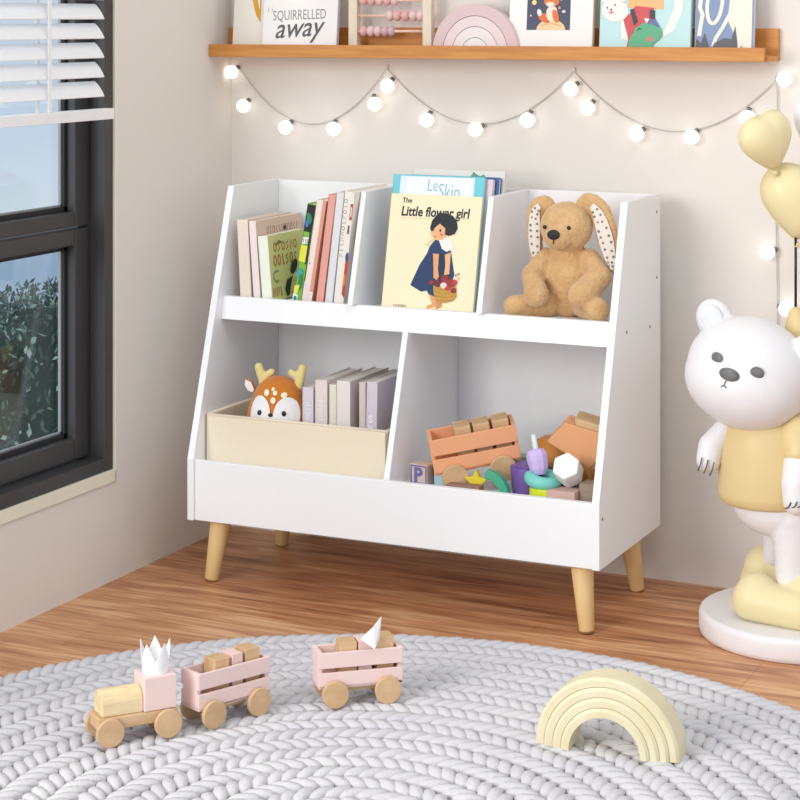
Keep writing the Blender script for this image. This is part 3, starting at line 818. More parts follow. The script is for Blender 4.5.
# first wagon
y1 = yaw_of(-0.405, -0.914)
l1 = (0.5461 - 0.914 * 0.036, -0.7337 + 0.405 * 0.036, RZ)
wagon('pink slatted toy wagon right behind the toy engine', l1, (0, 0, y1), PINKP)
GB = 'blocks in the pink wagons'
zb = 0.0384
block('brown wooden block at the front of the nearer pink wagon', l1, y1, (0.020, 0.0, zb + 0.036), (0.030, 0.034, 0.066), ENDG, GB)
block('pink block in the middle of the nearer pink wagon', l1, y1, (-0.012, 0.0, zb + 0.036), (0.022, 0.034, 0.071), mat('pink_block', (236, 204, 196), 0.6), GB)
block('light wooden block at the rear of the nearer pink wagon', l1, y1, (-0.044, 0.0, zb + 0.037), (0.030, 0.034, 0.073), ENDG, GB)
# second wagon
y2 = yaw_of(-0.762, -0.648)
l2 = (0.7012 - 0.648 * 0.036, -0.5755 + 0.762 * 0.036, RZ)
wagon('pink slatted toy wagon standing apart at the back of the train', l2, (0, 0, y2), PINKP)
block('light wooden block at the front of the farther pink wagon', l2, y2, (0.020, 0.0, zb + 0.035), (0.030, 0.034, 0.068), ENDG, GB)
block('pinkish block under the paper peak in the farther pink wagon', l2, y2, (-0.010, 0.0, zb + 0.035), (0.024, 0.034, 0.068), mat('pink_block', (236, 204, 196), 0.6), GB)
block('wooden block at the rear of the farther pink wagon', l2, y2, (-0.046, 0.0, zb + 0.037), (0.030, 0.034, 0.073), ENDG, GB)
# folded paper peak
pk = MB()
A_ = [Vector(p) for p in ((0.018, 0.004, 0.018), (-0.006, 0.010, -0.001), (-0.006, 0.002, 0.036), (-0.022, -0.006, 0.050), (-0.019, -0.008, 0.010))]
v = [pk.bm.verts.new(p) for p in A_]
pk._fin([pk.bm.faces.new((v[0], v[1], v[2])), pk.bm.faces.new((v[1], v[4], v[3], v[2]))], PAPERW)
o = pk.build('folded_card', None, loc=world(l2, y2, (-0.016, 0.0245, zb + 0.0590)), rot=(0, 0, y2))
md = o.modifiers.new('t', 'SOLIDIFY'); md.thickness = 0.0012; md.offset = 0
tag(o, 'folded white paper peak standing on the farther pink wagon', 'folded card')

# ---------------------------------------------------------------- wooden rainbow
rb = thing('rainbow_arch', 'cream wooden rainbow arch of four nested bands standing on the rug', 'toy', (1.1530, -0.602, RZ), (0, 0, R(3)))
ro, ri, dp = 0.1205, 0.0590, 0.052
bw = (ro - ri) / 4
for k in range(4):
    a, b = ro - k * bw, ro - (k + 1) * bw + 0.0006
    off = 0.0035 * k * 0
    y_ = -0.0040 * k
    pro = [(a, y_ + 0.0042), (a - 0.0046, y_), (b + 0.0006, y_ + 0.0004), (b, y_ + 0.001), (b, dp), (a, dp)]
    mb = MB(); NS = 40; secs = []
    for i in range(NS + 1):
        an = PI * i / NS
        secs.append([mb.bm.verts.new((p[0] * math.cos(an), p[1], p[0] * math.sin(an))) for p in pro])
    fs = []
    for i in range(NS):
        for j in range(len(pro)):
            fs.append(mb.bm.faces.new((secs[i][j], secs[i][(j + 1) % len(pro)], secs[i + 1][(j + 1) % len(pro)], secs[i + 1][j])))
    fs += [mb.bm.faces.new(secs[0]), mb.bm.faces.new(secs[-1])]
    bmesh.ops.recalc_face_normals(mb.bm, faces=fs); mb._fin(fs, RAINB, False)
    mb.build('band', rb)

# ---------------------------------------------------------------- braided rug
RUGM = mat('rug_cotton', (213, 211, 212), 0.95, var=(202, 200, 205), vscale=5, bump=0.35, bscale=260, bstretch=(1, 1, 1))
def braided_rug(cx, cy, Ro):
    verts, faces = [], []
    su, sv = 8, 5
    tmpl = []
    for j in range(sv + 1):
        th = PI * j / sv
        for i in range(su):
            ph = 2 * PI * i / su
            x, y, z = math.sin(th) * math.cos(ph), math.sin(th) * math.sin(ph), math.cos(th)
            e = 0.72
            f = lambda q: math.copysign(abs(q) ** e, q)
            tmpl.append((f(x), f(y), f(z)))
    tf = []
    for j in range(sv):
        for i in range(su):
            tf.append((j * su + i, j * su + (i + 1) % su, (j + 1) * su + (i + 1) % su, (j + 1) * su + i))
    rnd = random.Random(2)
    bw_ = 0.0842; k = 0
    while True:
        rc = Ro - bw_ / 2 - k * bw_
        if rc < 0.03: break
        for side in (1, -1):
            r_ = rc + side * bw_ * 0.252
            n = max(6, int(2 * PI * r_ / 0.0262)); o0 = rnd.uniform(0, 1)
            for i in range(n):
                a = -2 * PI * (i + o0 * 0 + 0.3 * k) / n        # clockwise
                nx, ny = math.cos(a), math.sin(a); tx, ty = ny, -nx
                th = R(43) * side
                dx = tx * math.cos(th) + nx * math.sin(th); dy = ty * math.cos(th) + ny * math.sin(th)
                ex, ey = -dy, dx
                px = cx + nx * r_ + rnd.uniform(-.0012, .0012); py = cy + ny * r_ + rnd.uniform(-.0012, .0012)
                sl, sw, sh = 0.0295 * rnd.uniform(.94, 1.06), 0.0120 * rnd.uniform(.95, 1.06), 0.0092
                zc = 0.0112 + rnd.uniform(-0.0006, 0.0006)
                base = len(verts)
                for (x, y, z) in tmpl:
                    arch = 0.0022 * (1 - x * x)
                    verts.append((px + dx * sl * x + ex * sw * y, py + dy * sl * x + ey * sw * y, max(0.001, zc + sh * z + arch - 0.001)))
                faces += [tuple(base + q for q in f) for f in tf]
        k += 1
    me = bpy.data.meshes.new('braided_rug'); me.from_pydata(verts, [], faces); me.update()
    me.materials.append(RUGM)
    for p in me.polygons: p.use_smooth = True
    return me
rg = thing('braided_rug', 'large round pale grey braided rug on the wooden floor', 'rug', (0.894, -1.052, 0))
o = bpy.data.objects.new('braid', braided_rug(0, 0, 0.927)); COL.objects.link(o); o.parent = rg
mb = MB(); mb.lathe([(0.90, 0.0008), (0.905, 0.004), (0.90, 0.0085)], RUGM, seg=96); mb.build('backing', rg)

# ---------------------------------------------------------------- toys in the lower right cubby
def tagged(mb, name, label, cat, loc, rot=(0, 0, 0), group=None, bevel=0.0015):
    o = mb.build(name, None, loc=loc, rot=rot, bevel=bevel)
    return tag(o, label, cat, group)
GT = 'loose toys in the lower right cubby'
# apricot wagon tipped up on the heap
OWLOC = (0.627, 0.122, 0.2600)
ow = wagon('apricot orange slatted toy wagon tipped on the toy heap in the lower right cubby', (0.6210, 0.141, 0.2465), (0, R(-11.5), R(180) + R(0)), ORANGEP,
           wheelbase=0.100, L=0.180, Wd=0.074, z0=0.036, z1=0.110, rw=0.0270, rail=0.034, gap=0.008)
ow.rotation_euler = Euler((R(-7), R(10.5), R(207)))
ow.location = OWLOC
bpy.context.view_layer.update()
owM = Matrix.Translation(ow.location) @ ow.rotation_euler.to_matrix().to_4x4()
for nm, px in (('left', 0.018), ('middle', -0.021), ('right', -0.061)):
    mb = MB(); mb.box((0, 0, 0), (0.034, 0.046, 0.078), ENDG)
    o = mb.build('wooden_block', None, bevel=0.0015)
    M = owM @ Matrix.Translation((px, 0.0, 0.0425 + 0.0398))
    o.location = M.translation; o.rotation_euler = M.to_euler()
    tag(o, {'left': 'leftmost of the three wooden blocks in the orange wagon', 'middle': 'middle one of the three wooden blocks in the orange wagon', 'right': 'rightmost of the three wooden blocks in the orange wagon'}[nm], 'toy block', 'blocks in the orange wagon')
# letter block
lb = thing('letter_block', 'wooden letter block with a blue letter P in the toy heap', 'toy block', (0.512, 0.098, BZ + 0.0003), (0, 0, R(-8)), GT)
mb = MB(); mb.ab((-0.021, -0.021, 0), (0.021, 0.021, 0.042), mat('block_beige', (214, 190, 176), 0.6)); cube = mb.build('body', lb, bevel=0.002)
BLU = (104, 106, 160)
fr_ = [stroke([(-0.018, 0.003), (-0.018, 0.039)], 0.003)[0], stroke([(0.018, 0.003), (0.018, 0.039)], 0.003)[0], stroke([(-0.018, 0.0385), (0.018, 0.0385)], 0.003)[0], stroke([(-0.018, 0.0035), (0.018, 0.0035)], 0.003)[0]]
prints('letter_print', lb, [(BLU, fr_), (BLU, shift(text_polys('P', 0.040, bold=0.0018), -0.0115, 0.0070))], (0, -0.0211, 0), (1, 0, 0), (0, 0, 1), (0, -1, 0))
mb = MB(); mb.ab((-0.011, -0.008, 0), (0.011, 0.008, 0.042), mat('sky_block', (176, 214, 226), 0.5)); tagged(mb, 'wooden_block', 'light blue block standing beside the letter block', 'toy block', (0.5535, 0.088, BZ + 0.0003), group=GT)
mb = MB(); mb.ab((-0.008, -0.010, 0), (0.008, 0.010, 0.046), mat('slate_block', (92, 120, 130), 0.5)); tagged(mb, 'wooden_block', 'dark slate block behind the letter block and the light blue one', 'toy block', (0.5365, 0.132, BZ + 0.0003), group=GT)
# yellow star
def star_pts(n, ro_, ri_): return [((ro_ if k % 2 == 0 else ri_) * math.sin(PI * k / n), (ro_ if k % 2 == 0 else ri_) * math.cos(PI * k / n)) for k in range(2 * n)]
mb = MB(); mb.prism(star_pts(5, 0.0265, 0.013), 'y', -0.006, 0.006, mat('yellow_toy', (226, 206, 44), 0.45)); tagged(mb, 'toy_star', 'yellow star under the orange wagon', 'toy', (0.644, 0.066, BZ + 0.0220), (0, 0, R(4)), GT)
# pieces behind / below
MINT = mat('mint_toy', (122, 206, 194), 0.45); GRN = mat('green_toy', (66, 166, 132), 0.45); PUR = mat('purple_toy', (112, 84, 158), 0.45)
mb = MB(); mb.prism([(-0.026, 0), (0.026, 0), (0.018, 0.05), (-0.018, 0.05)], 'y', -0.018, 0.018, mat('sage_toy', (136, 180, 160), 0.5)); tagged(mb, 'toy_cup', 'sage green cup behind the yellow star under the wagon', 'toy', (0.690, 0.215, BZ + 0.0003), group=GT)
mb = MB(); arc = [(0.050 * math.cos(R(a)), 0.050 * math.sin(R(a))) for a in range(0, 96, 8)] + [(0.032 * math.cos(R(a)), 0.032 * math.sin(R(a))) for a in range(95, -1, -8)]
mb.prism(arc, 'y', -0.009, 0.009, GRN); tagged(mb, 'toy_arc', 'green curved piece beside the right wheel of the orange wagon', 'toy', (0.668, 0.062, BZ + 0.0004), group=GT)
mb = MB(); mb.cyl((0, 0, 0), (0, 0, 0.055), 0.036, 0.040, PUR, seg=28); mb.cyl((0, 0, 0.055), (0, 0, 0.060), 0.034, 0.030, PUR, seg=28); tagged(mb, 'toy_cup', 'deep purple cup between the orange wagon and the lavender top', 'toy', (0.742, 0.112, BZ + 0.0003), group=GT)
mb = MB(); mb.box((0, 0, 0.010), (0.072, 0.028, 0.020), mat('umber_block', (160, 122, 108), 0.6, var=(140, 104, 92), vscale=12)); tagged(mb, 'wooden_block', 'mauve brown block lying at the front under the orange wagon', 'toy block', (0.628, 0.042, BZ + 0.0003), (0, 0, R(2)), GT)
# turquoise ring with the lavender spinning top
RNG = (0.7790, 0.085)
mb = MB(); mb.prism(ring(0, 0, 0.034, 0.022, n=24), 'z', 0, 0.024, mat('lime_toy', (212, 224, 40), 0.45)); tagged(mb, 'toy_disc', 'lime yellow disc under the turquoise ring', 'toy', (RNG[0] + 0.014, RNG[1] - 0.017, BZ + 0.0003), group=GT, bevel=0.003)
mb = MB()
n = 36; seg = 14; rings_ = []
for i in range(n):
    a = 2 * PI * i / n
    rings_.append([mb.bm.verts.new(((0.026 + 0.013 * math.cos(2 * PI * k / seg)) * math.cos(a), (0.026 + 0.013 * math.cos(2 * PI * k / seg)) * math.sin(a), 0.013 + 0.013 * math.sin(2 * PI * k / seg))) for k in range(seg)])
fs = []
for i in range(n):
    for k in range(seg):
        fs.append(mb.bm.faces.new((rings_[i][k], rings_[(i + 1) % n][k], rings_[(i + 1) % n][(k + 1) % seg], rings_[i][(k + 1) % seg])))
mb._fin(fs, MINT, True)
tagged(mb, 'toy_ring', 'turquoise ring under the lavender top', 'toy', (RNG[0], RNG[1], BZ + 0.0250), (R(5), R(10), 0), GT, bevel=0)
lv = thing('spinning_top', 'lavender spinning top with a pale stick, on the turquoise ring', 'toy', (RNG[0] - 0.004, RNG[1] - 0.002, BZ + 0.046), (R(-4), R(-12), 0), GT)
mb = MB(); LAV = mat('lavender_toy', (208, 186, 236), 0.45)
mb.lathe([(0.013, 0), (0.019, 0.012), (0.022, 0.030), (0.022, 0.040), (0.016, 0.050), (0.006, 0.052)], LAV, seg=10, sharp=True); mb.build('body', lv, bevel=0.001)
mb = MB(); mb.cyl((0, 0, 0.051), (0, 0, 0.080), 0.0058, 0.0052, mat('mint_stick', (222, 238, 238), 0.5), seg=14); mb.build('stick', lv, bevel=0.001)
# white faceted block
mb = MB(); mb.prism(ring(0, 0, 0.0290, n=6), 'z', -0.025, 0.025, mat('white_toy', (242, 240, 238), 0.5)); tagged(mb, 'wooden_block', 'white six-sided block beside the lavender top', 'toy block', (0.8370, 0.078, BZ + 0.0615), (R(52), R(-24), R(24)), GT, bevel=0.003)
mb = MB(); mb.ab((-0.030, -0.022, 0), (0.030, 0.022, 0.026), mat('blush_block', (206, 172, 160), 0.6)); tagged(mb, 'wooden_block', 'blush pink block under the white six-sided block', 'toy block', (0.8330, 0.066, BZ + 0.0003), group=GT)
mb = MB(); mb.ab((-0.022, -0.022, 0), (0.022, 0.022, 0.040), mat('taupe_block', (158, 140, 124), 0.7, var=(140, 122, 106), vscale=14, stretch=(1, 1, 8))); tagged(mb, 'wooden_block', 'taupe wooden block in the right corner of the toy heap', 'toy block', (0.8860, 0.088, BZ + 0.0003), group=GT)
# big orange and bare-wood roof blocks
OC = mat('ochre_block', (218, 152, 70), 0.6, var=(200, 130, 50), vscale=10, stretch=(1, 4, 4))
mb = MB(); mb.prism([(-0.078, 0.0), (0.078, 0.0), (0.082, 0.040), (-0.020, 0.090), (-0.078, 0.070)], 'y', -0.030, 0.030, OC); tagged(mb, 'wooden_block', 'large ochre wedge behind the white block in the right corner', 'toy block', (0.792, 0.212, BZ + 0.0110), (0, R(8), R(0)), GT)
PEA = mat('peach_block', (232, 170, 122), 0.6)
rf = thing('wooden_block', 'large peach block with a bare grained wooden end, top of the heap at right', 'toy block', (0.838, 0.150, BZ + 0.108), (R(8), R(10), R(10)), GT)
mb = MB(); mb.prism([(-0.064, -0.010), (0.030, -0.046), (0.052, -0.010), (0.040, 0.034), (-0.034, 0.038)], 'y', -0.026, 0.026, PEA); mb.build('body', rf, bevel=0.002)
mb = MB(); mb.prism([(-0.012, 0.0374), (0.0405, 0.0345), (0.0525, -0.0096), (0.0308, -0.0462), (0.040, -0.046), (0.064, -0.008), (0.050, 0.048), (-0.016, 0.052)], 'y', -0.0255, 0.0255, ENDG); mb.build('wooden_end', rf, bevel=0.0015)
mb = MB(); mb.ab((-0.028, -0.02, 0), (0.028, 0.02, 0.074), mat('grey_white_toy', (212, 212, 212), 0.6)); tagged(mb, 'wooden_block', 'greyish white block behind the right end of the orange wagon', 'toy block', (0.748, 0.250, BZ + 0.0003), group=GT)
mb = MB(); mb.cyl((0, 0, 0), (0, 0, 0.052), 0.026, 0.026, mat('dusk_toy', (112, 104, 112), 0.5), seg=28); tagged(mb, 'toy_cup', 'dark grey cup between the purple cup and the ochre wedge', 'toy', (0.800, 0.150, BZ + 0.0003), group=GT, bevel=0.003)

# ---------------------------------------------------------------- picture ledge
LX1 = 1.1645
lz0, lz1 = 1.1180, 1.1472
lg = thing('picture_ledge', 'honey oak picture ledge on the back wall above the bookshelf', 'shelf', ((WX + LX1) / 2, WY, lz0))
ox = -(WX + LX1) / 2
def lpart(n, a, b):
    mb = MB(); mb.ab((a[0] + ox, a[1] - WY, a[2] - lz0), (b[0] + ox, b[1] - WY, b[2] - lz0), LEDGE); mb.build(n, lg, bevel=0.0012)
lpart('front_lip', (WX + 0.0005, 0.346, lz0), (LX1, 0.358, lz1))
lpart('base_board', (WX + 0.0005, 0.358, lz0), (1.1700, 0.4385, lz0 + 0.012))
lpart('back_board', (WX + 0.0005, 0.4385, lz0), (1.1700, WY - 0.0003, 1.1862))
LZ = lz0 + 0.012
def panel(name, label, x0, x1, h, t, yb, leanp, face, edge, group='pictures on the ledge', cat='picture'):
    p = thing(name, label, cat, (x0, yb, LZ + 0.0004), (-leanp, 0, 0), group)
    mb = MB(); mb.ab((0, 0, t * math.tan(leanp)), (x1 - x0, t, h), edge); mb.build('frame', p, bevel=0.0015)
    mb = MB(); mb.ab((0.0012, -0.0004, 0.0012 + t * math.tan(leanp)), (x1 - x0 - 0.0012, 0.0002, h - 0.0012), face); mb.build('picture_sheet', p)
    return p
CARD = mat('print_paper', (244, 242, 240), 0.7); CREAMC = mat('cream_canvas', (240, 236, 226), 0.7); GREYE = mat('canvas_edge', (206, 204, 206), 0.7)
YL = 0.372; LN = 0.10
def shw(p0, p1, base): return (p0[0] - base, p0[1])
pa = panel('art_print', 'cream print with a golden leaf standing at the left end of the ledge', -0.1140, 0.060, 0.24, 0.008, 0.388, LN, CREAMC, CREAMC)
prints('leaf_print', pa, [((222, 164, 44), [(0.056, 0.098), (0.062, 0.083), (0.0715, 0.070), (0.0735, 0.068), (0.0735, 0.16), (0.052, 0.16), (0.050, 0.12)]), ((240, 236, 226), [(0.064, 0.12), (0.068, 0.10), (0.0705, 0.10), (0.068, 0.15), (0.062, 0.16)])], (0, -0.0006, 0), (1, 0, 0), (0, 0, 1), (0, -1, 0))
pc = panel('art_print', 'white canvas lettered SQUIRRELLED away in grey on the ledge', -0.0250, 0.1690, 0.21, 0.012, 0.370, LN, CARD, GREYE)
lay = [((150, 146, 146), shift(text_polys('SQUIRRELLED', 0.0330, sx=0.68), 0.0270, 0.0720, 0.035)),
       ((92, 90, 92), shift(text_polys('away', 0.066, shear=0.35, bold=0.0004, sx=0.92), 0.0330, 0.0310, 0.06)),
       ((200, 186, 206), [p for q in (squiggle(0.01, 0.092, 0.02, 0.01, 2, 5, 0.002),) for p in q])]
prints('lettering', pc, lay, (0, -0.0006, 0), (1, 0, 0), (0, 0, 1), (0, -1, 0))
# abacus
ab = thing('toy_abacus', 'pale wooden abacus with rows of pink beads standing on the ledge', 'toy', (0.1925, 0.385, LZ + 0.0003), (0, 0, 0))
ABW = mat('abacus_wood', (236, 224, 204), 0.6, var=(224, 208, 184), vscale=12, stretch=(5, 5, 1))
for x0 in (0.0, 0.1850):
    mb = MB(); mb.ab((x0, 0, 0), (x0 + 0.0215, 0.020, 0.20), ABW); mb.build('upright', ab, bevel=0.001)
mb = MB(); mb.ab((0, 0, 0.20), (0.2065, 0.020, 0.218), ABW); mb.build('top_bar', ab, bevel=0.001)
mb = MB(); mb.ab((0.0215, 0.001, 0), (0.185, 0.019, 0.012), mat('rosy_bar', (228, 190, 170), 0.6)); mb.build('base_bar', ab, bevel=0.001)
ROD = mat('rod_pink', (242, 206, 186), 0.5)
BC = [mat('bead_rose', (226, 180, 178), 0.5), mat('bead_blush', (232, 200, 198), 0.5), mat('bead_mauve', (206, 178, 180), 0.5)]
for r_, (zz, xs, cs) in enumerate(((0.0480, (0.034, 0.052, 0.070, 0.088, 0.104), (0, 1, 1, 2, 2)), (0.0830, (0.100, 0.118, 0.138, 0.158, 0.176), (1, 0, 0, 1, 1)), (0.1180, (0.034, 0.054, 0.074, 0.094, 0.112), (0, 0, 1, 0, 1)), (0.155, (0.09, 0.11, 0.13, 0.15, 0.17), (0, 1, 0, 1, 0)))):
    mb = MB(); mb.cyl((0.020, 0.010, zz), (0.187, 0.010, zz), 0.0032, 0.0032, ROD, seg=12); rod = mb.build('rod', ab)
    for x, c in zip(xs, cs):
        mb = MB(); mb.ell((x, 0.010, zz), (0.0098, 0.0120, 0.0125), BC[c], seg=16, rings=10); mb.build('bead', rod)
# pink rainbow
pr_ = thing('rainbow_stacker', 'pink and white nested rainbow stacker on the ledge', 'toy', (0.5075, 0.378, LZ + 0.0003))
rc = [(0.1030, 0.0775, (222, 198, 200)), (0.0775, 0.0550, (236, 218, 220)), (0.0550, 0.0320, (240, 232, 232)), (0.0320, 0.0090, (240, 240, 240))]
for k, (a, b, c) in enumerate(rc):
    b2 = b + 0.0010
    pts = [(a * math.cos(PI * i / 32), 1.06 * a * math.sin(PI * i / 32)) for i in range(33)] + [(b2 * math.cos(PI * i / 32), 1.06 * b2 * math.sin(PI * i / 32)) for i in range(32, -1, -1)]
    mb = MB(); mb.prism(pts, 'y', 0, 0.030, mat('stack_%d' % k, c, 0.6)); o = mb.build('arc', pr_, bevel=0.0008); o['label'] = ('dusty pink outermost arc', 'pale pink second arc', 'off-white third arc', 'white innermost arc')[k]
# fox picture
pf = panel('art_print', 'white canvas with a dark night picture of a fox on a moon, on the ledge', 0.5820, 0.7770, 0.23, 0.014, 0.388, LN, CARD, mat('cream_edge', (236, 226, 204), 0.7))
lay = [((74, 78, 100), [(0.042, 0.052), (0.1425, 0.052), (0.1425, 0.19), (0.042, 0.19)])]
lay += [((238, 208, 160), [(0.065, 0.052), (0.132, 0.052)] + ring(0.0985, 0.052, 0.0335, 0.023, n=14, a0=0, a1=180)[::1]), ((222, 184, 136), stroke([(0.075, 0.062), (0.10, 0.066), (0.124, 0.061)], 0.003)),
        ((222, 110, 56), ring(0.083, 0.078, 0.016, 0.009, -0.5)), ((240, 240, 236), ring(0.071, 0.090, 0.005, 0.008, 0.3)), ((238, 224, 206), ring(0.100, 0.088, 0.013, 0.018)), ((226, 120, 60), ring(0.109, 0.082, 0.007, 0.015, 0.3)),
        ((226, 124, 66), ring(0.099, 0.114, 0.018, 0.011)), ((240, 226, 210), ring(0.096, 0.108, 0.010, 0.005)), ((226, 124, 66), [(0.083, 0.118), (0.089, 0.136), (0.098, 0.122)]), ((226, 124, 66), [(0.102, 0.122), (0.112, 0.136), (0.116, 0.116)]),
        ((240, 220, 140), ring(0.059, 0.112, 0.0055)), ((236, 236, 236), ring(0.128, 0.092, 0.004, 0.003)), ((236, 236, 236), [p for p in ring(0.052, 0.083, 0.002)]), ((226, 160, 110), ring(0.118, 0.100, 0.003)), ((150, 160, 190), ring(0.122, 0.118, 0.003))]
prints('night_picture', pf, lay, (0, -0.0006, 0), (1, 0, 0), (0, 0, 1), (0, -1, 0), gap=0.0002)
# bear with a backpack
TEAL = mat('pale_teal_print', (194, 228, 228), 0.65)
pd = panel('art_print', 'pale teal canvas of a white bear wearing a red top and a green backpack', 0.7975, 1.0000, 0.23, 0.012, 0.372, LN, TEAL, mat('teal_edge', (170, 204, 206), 0.7))
RED = (206, 84, 88); BW = (242, 238, 230); GR = (92, 172, 132)
lay = [((238, 186, 128), [(0.062, 0.100), (0.142, 0.096), (0.142, 0.20), (0.066, 0.20)]),
       (BW, [(0.186, 0.14), (0.205 - 0.02, 0.20), (0.165, 0.20), (0.165, 0.10), (0.150, 0.062), (0.135, 0.034), (0.165, 0.052), (0.183, 0.09)]),
       (BW, [(0.048, 0.086), (0.066, 0.080), (0.072, 0.050), (0.062, 0.032), (0.050, 0.034)]),
       (RED, [(0.052, 0.078), (0.066, 0.086), (0.080, 0.104), (0.120, 0.100), (0.128, 0.060), (0.078, 0.024), (0.070, 0.020)]),
       (RED, [(0.060, 0.0), (0.072, 0.0), (0.074, 0.040), (0.066, 0.036)]),
       (BW, ring(0.034, 0.094, 0.030, 0.024, -0.15)), (BW, ring(0.012, 0.118, 0.010, 0.008)), (BW, ring(0.054, 0.122, 0.009, 0.008)),
       ((226, 150, 150), ring(0.026, 0.090, 0.006, 0.003)), (DK, ring(0.034, 0.106, 0.0018)), (DK, ring(0.017, 0.100, 0.0018)), ((60, 54, 60), ring(0.026, 0.096, 0.002)),
       ((60, 62, 72), [(0.068, 0.096), (0.076, 0.098), (0.086, 0.070), (0.078, 0.062)]), ((60, 62, 72), [(0.112, 0.096), (0.124, 0.094), (0.122, 0.074), (0.112, 0.078)]),
       ((104, 112, 164), [(0.110, 0.074), (0.124, 0.076), (0.136, 0.058), (0.112, 0.062)]), ((240, 240, 236), [(0.100, 0.078), (0.112, 0.076), (0.106, 0.066)]),
       (GR, [(0.066, 0.0), (0.068, 0.030), (0.082, 0.056), (0.100, 0.068), (0.118, 0.064), (0.138, 0.056), (0.142, 0.042), (0.132, 0.030), (0.122, 0.024), (0.118, 0.0)]),
       ((198, 130, 104), [(0.106, 0.036), (0.122, 0.038), (0.122, 0.028), (0.108, 0.028)]), (DK, stroke([(0.086, 0.050), (0.090, 0.056), (0.096, 0.054)], 0.002))]
prints('bear_picture', pd, lay, (0, -0.0006, 0), (1, 0, 0), (0, 0, 1), (0, -1, 0), gap=0.0002)
# blue print
PBL = mat('dusty_blue_print', (136, 156, 190), 0.65)
pe = panel('art_print', 'dusty blue and cream print with pale loops, last on the right of the ledge', 1.0060, 1.1330, 0.22, 0.010, 0.380, LN, PBL, mat('lilac_edge', (212, 204, 210), 0.7))
CRM = (240, 234, 218)
lay = [(CRM, [(0.073, 0.105), (0.070, 0.075), (0.082, 0.050), (0.086, 0.020), (0.100, 0.004), (0.122, 0.0016), (0.122, 0.20), (0.080, 0.20)]),
       (CRM, stroke([(0.008, 0.16), (0.012, 0.120), (0.010, 0.100), (0.016, 0.085), (0.012, 0.060), (0.010, 0.040)], 0.009)),
       (CRM, stroke([p for p in ring(0.042, 0.110, 0.016, 0.044, -0.1, n=18, a0=170, a1=500)], 0.008)),
       (CRM, stroke([(0.074, 0.085), (0.060, 0.058), (0.046, 0.036), (0.040, 0.018)], 0.008)),
       ((206, 196, 206), [(0.006, 0.0016), (0.03, 0.0016), (0.024, 0.02), (0.012, 0.03)]),
       ((92, 92, 100), [(0.002, 0.0016), (0.036, 0.0016), (0.030, 0.024), (0.022, 0.046), (0.014, 0.026), (0.004, 0.034)]),
       ((98, 96, 100), [(0.030, 0.0016), (0.094, 0.0016), (0.092, 0.030), (0.087, 0.062), (0.080, 0.034), (0.064, 0.036), (0.044, 0.026)]),
       ((150, 170, 200), [(0.096, 0.0016), (0.116, 0.0016), (0.100, 0.022)])]
prints('loop_picture', pe, lay, (0, -0.0006, 0), (1, 0, 0), (0, 0, 1), (0, -1, 0), gap=0.0002)

# ---------------------------------------------------------------- string lights
sl = thing('string_lights', 'grey string of lit white globe lights draped along the back wall', 'string lights', (0.5, WY, 1.09))
yc = WY - 0.006
def rel(p): return (p[0] - 0.5, p[1] - WY, p[2] - 1.09)
nodes = [(-0.1295, 1.0925), (0.2590, 1.0936), (0.7131, 1.0920), (1.1644, 1.0800)]
sag = [(0.055, 0.9610), (0.495, 0.9705), (0.932, 0.9655)]
pts = []
for i in range(3):
    a, b = nodes[i], nodes[i + 1]; m_ = sag[i]
    for k in range(25):
        t = k / 24.0
        if k == 24 and i < 2: continue
        # parabola through a, the low point and b
        x = a[0] + (b[0] - a[0]) * t
        tm = (m_[0] - a[0]) / (b[0] - a[0])
        f = (m_[1] - (a[1] + (b[1] - a[1]) * tm)) / (tm * (1 - tm))
        z = a[1] + (b[1] - a[1]) * t + f * t * (1 - t)
        pts.append((x, yc, z))
for k in range(1, 14):
    pts.append((1.1644 + 0.0016 * math.sin(k), yc, 1.08 - 0.062 * k))
mb = MB(); mb.tube([rel(p) for p in pts], 0.0013, CABLE, seg=6); mb.build('cable', sl)
for (x, z) in ((0.2590, 1.0950), (0.7131, 1.0935), (1.1644, 1.0815)):
    mb = MB(); mb.ab(rel((x - 0.003, yc - 0.003, z - 0.002)), rel((x + 0.003, WY - 0.0004, z + 0.006)), mat('clear_hook', (226, 224, 220), 0.3)); mb.build('hook', sl)
def cable_z(x):
    best = min(pts[:73], key=lambda p: abs(p[0] - x)); return best
bulbs = [(-0.1404, 1.0802), (-0.1078, 1.0004), (0.0047, 0.9524), (0.1304, 0.9519), (0.2356, 1.0115), (0.2685, 1.0532), (0.366, 0.9778), (0.4861, 0.9593), (0.6105, 0.9832), (0.7112, 1.0532),
         (0.7504, 1.0124), (0.8619, 0.9587), (0.9842, 0.9554), (1.1056, 0.9984), (1.1843, 1.0813), (1.1483, 0.7193), (1.1885, 0.6027)]
for i, (x, z) in enumerate(bulbs):
    c = Vector((x, yc - 0.016, z))
    if i >= 14: q = Vector((1.1644, yc, z + 0.004))
    else: q = Vector(min(pts[:73], key=lambda p: (p[0] - x - 0.010) ** 2 + (p[2] - z - 0.014) ** 2))
    d = (q - c).normalized()
    mb = MB(); mb.ell(rel(c), (0.0162, 0.0162, 0.0162), BULB, seg=24, rings=16); bb = mb.build('bulb', sl)
    mb = MB(); mb.cyl(rel(c + d * 0.0145), rel(c + d * 0.0235), 0.0060, 0.0050, SOCKET, seg=14); mb.build('socket', bb)

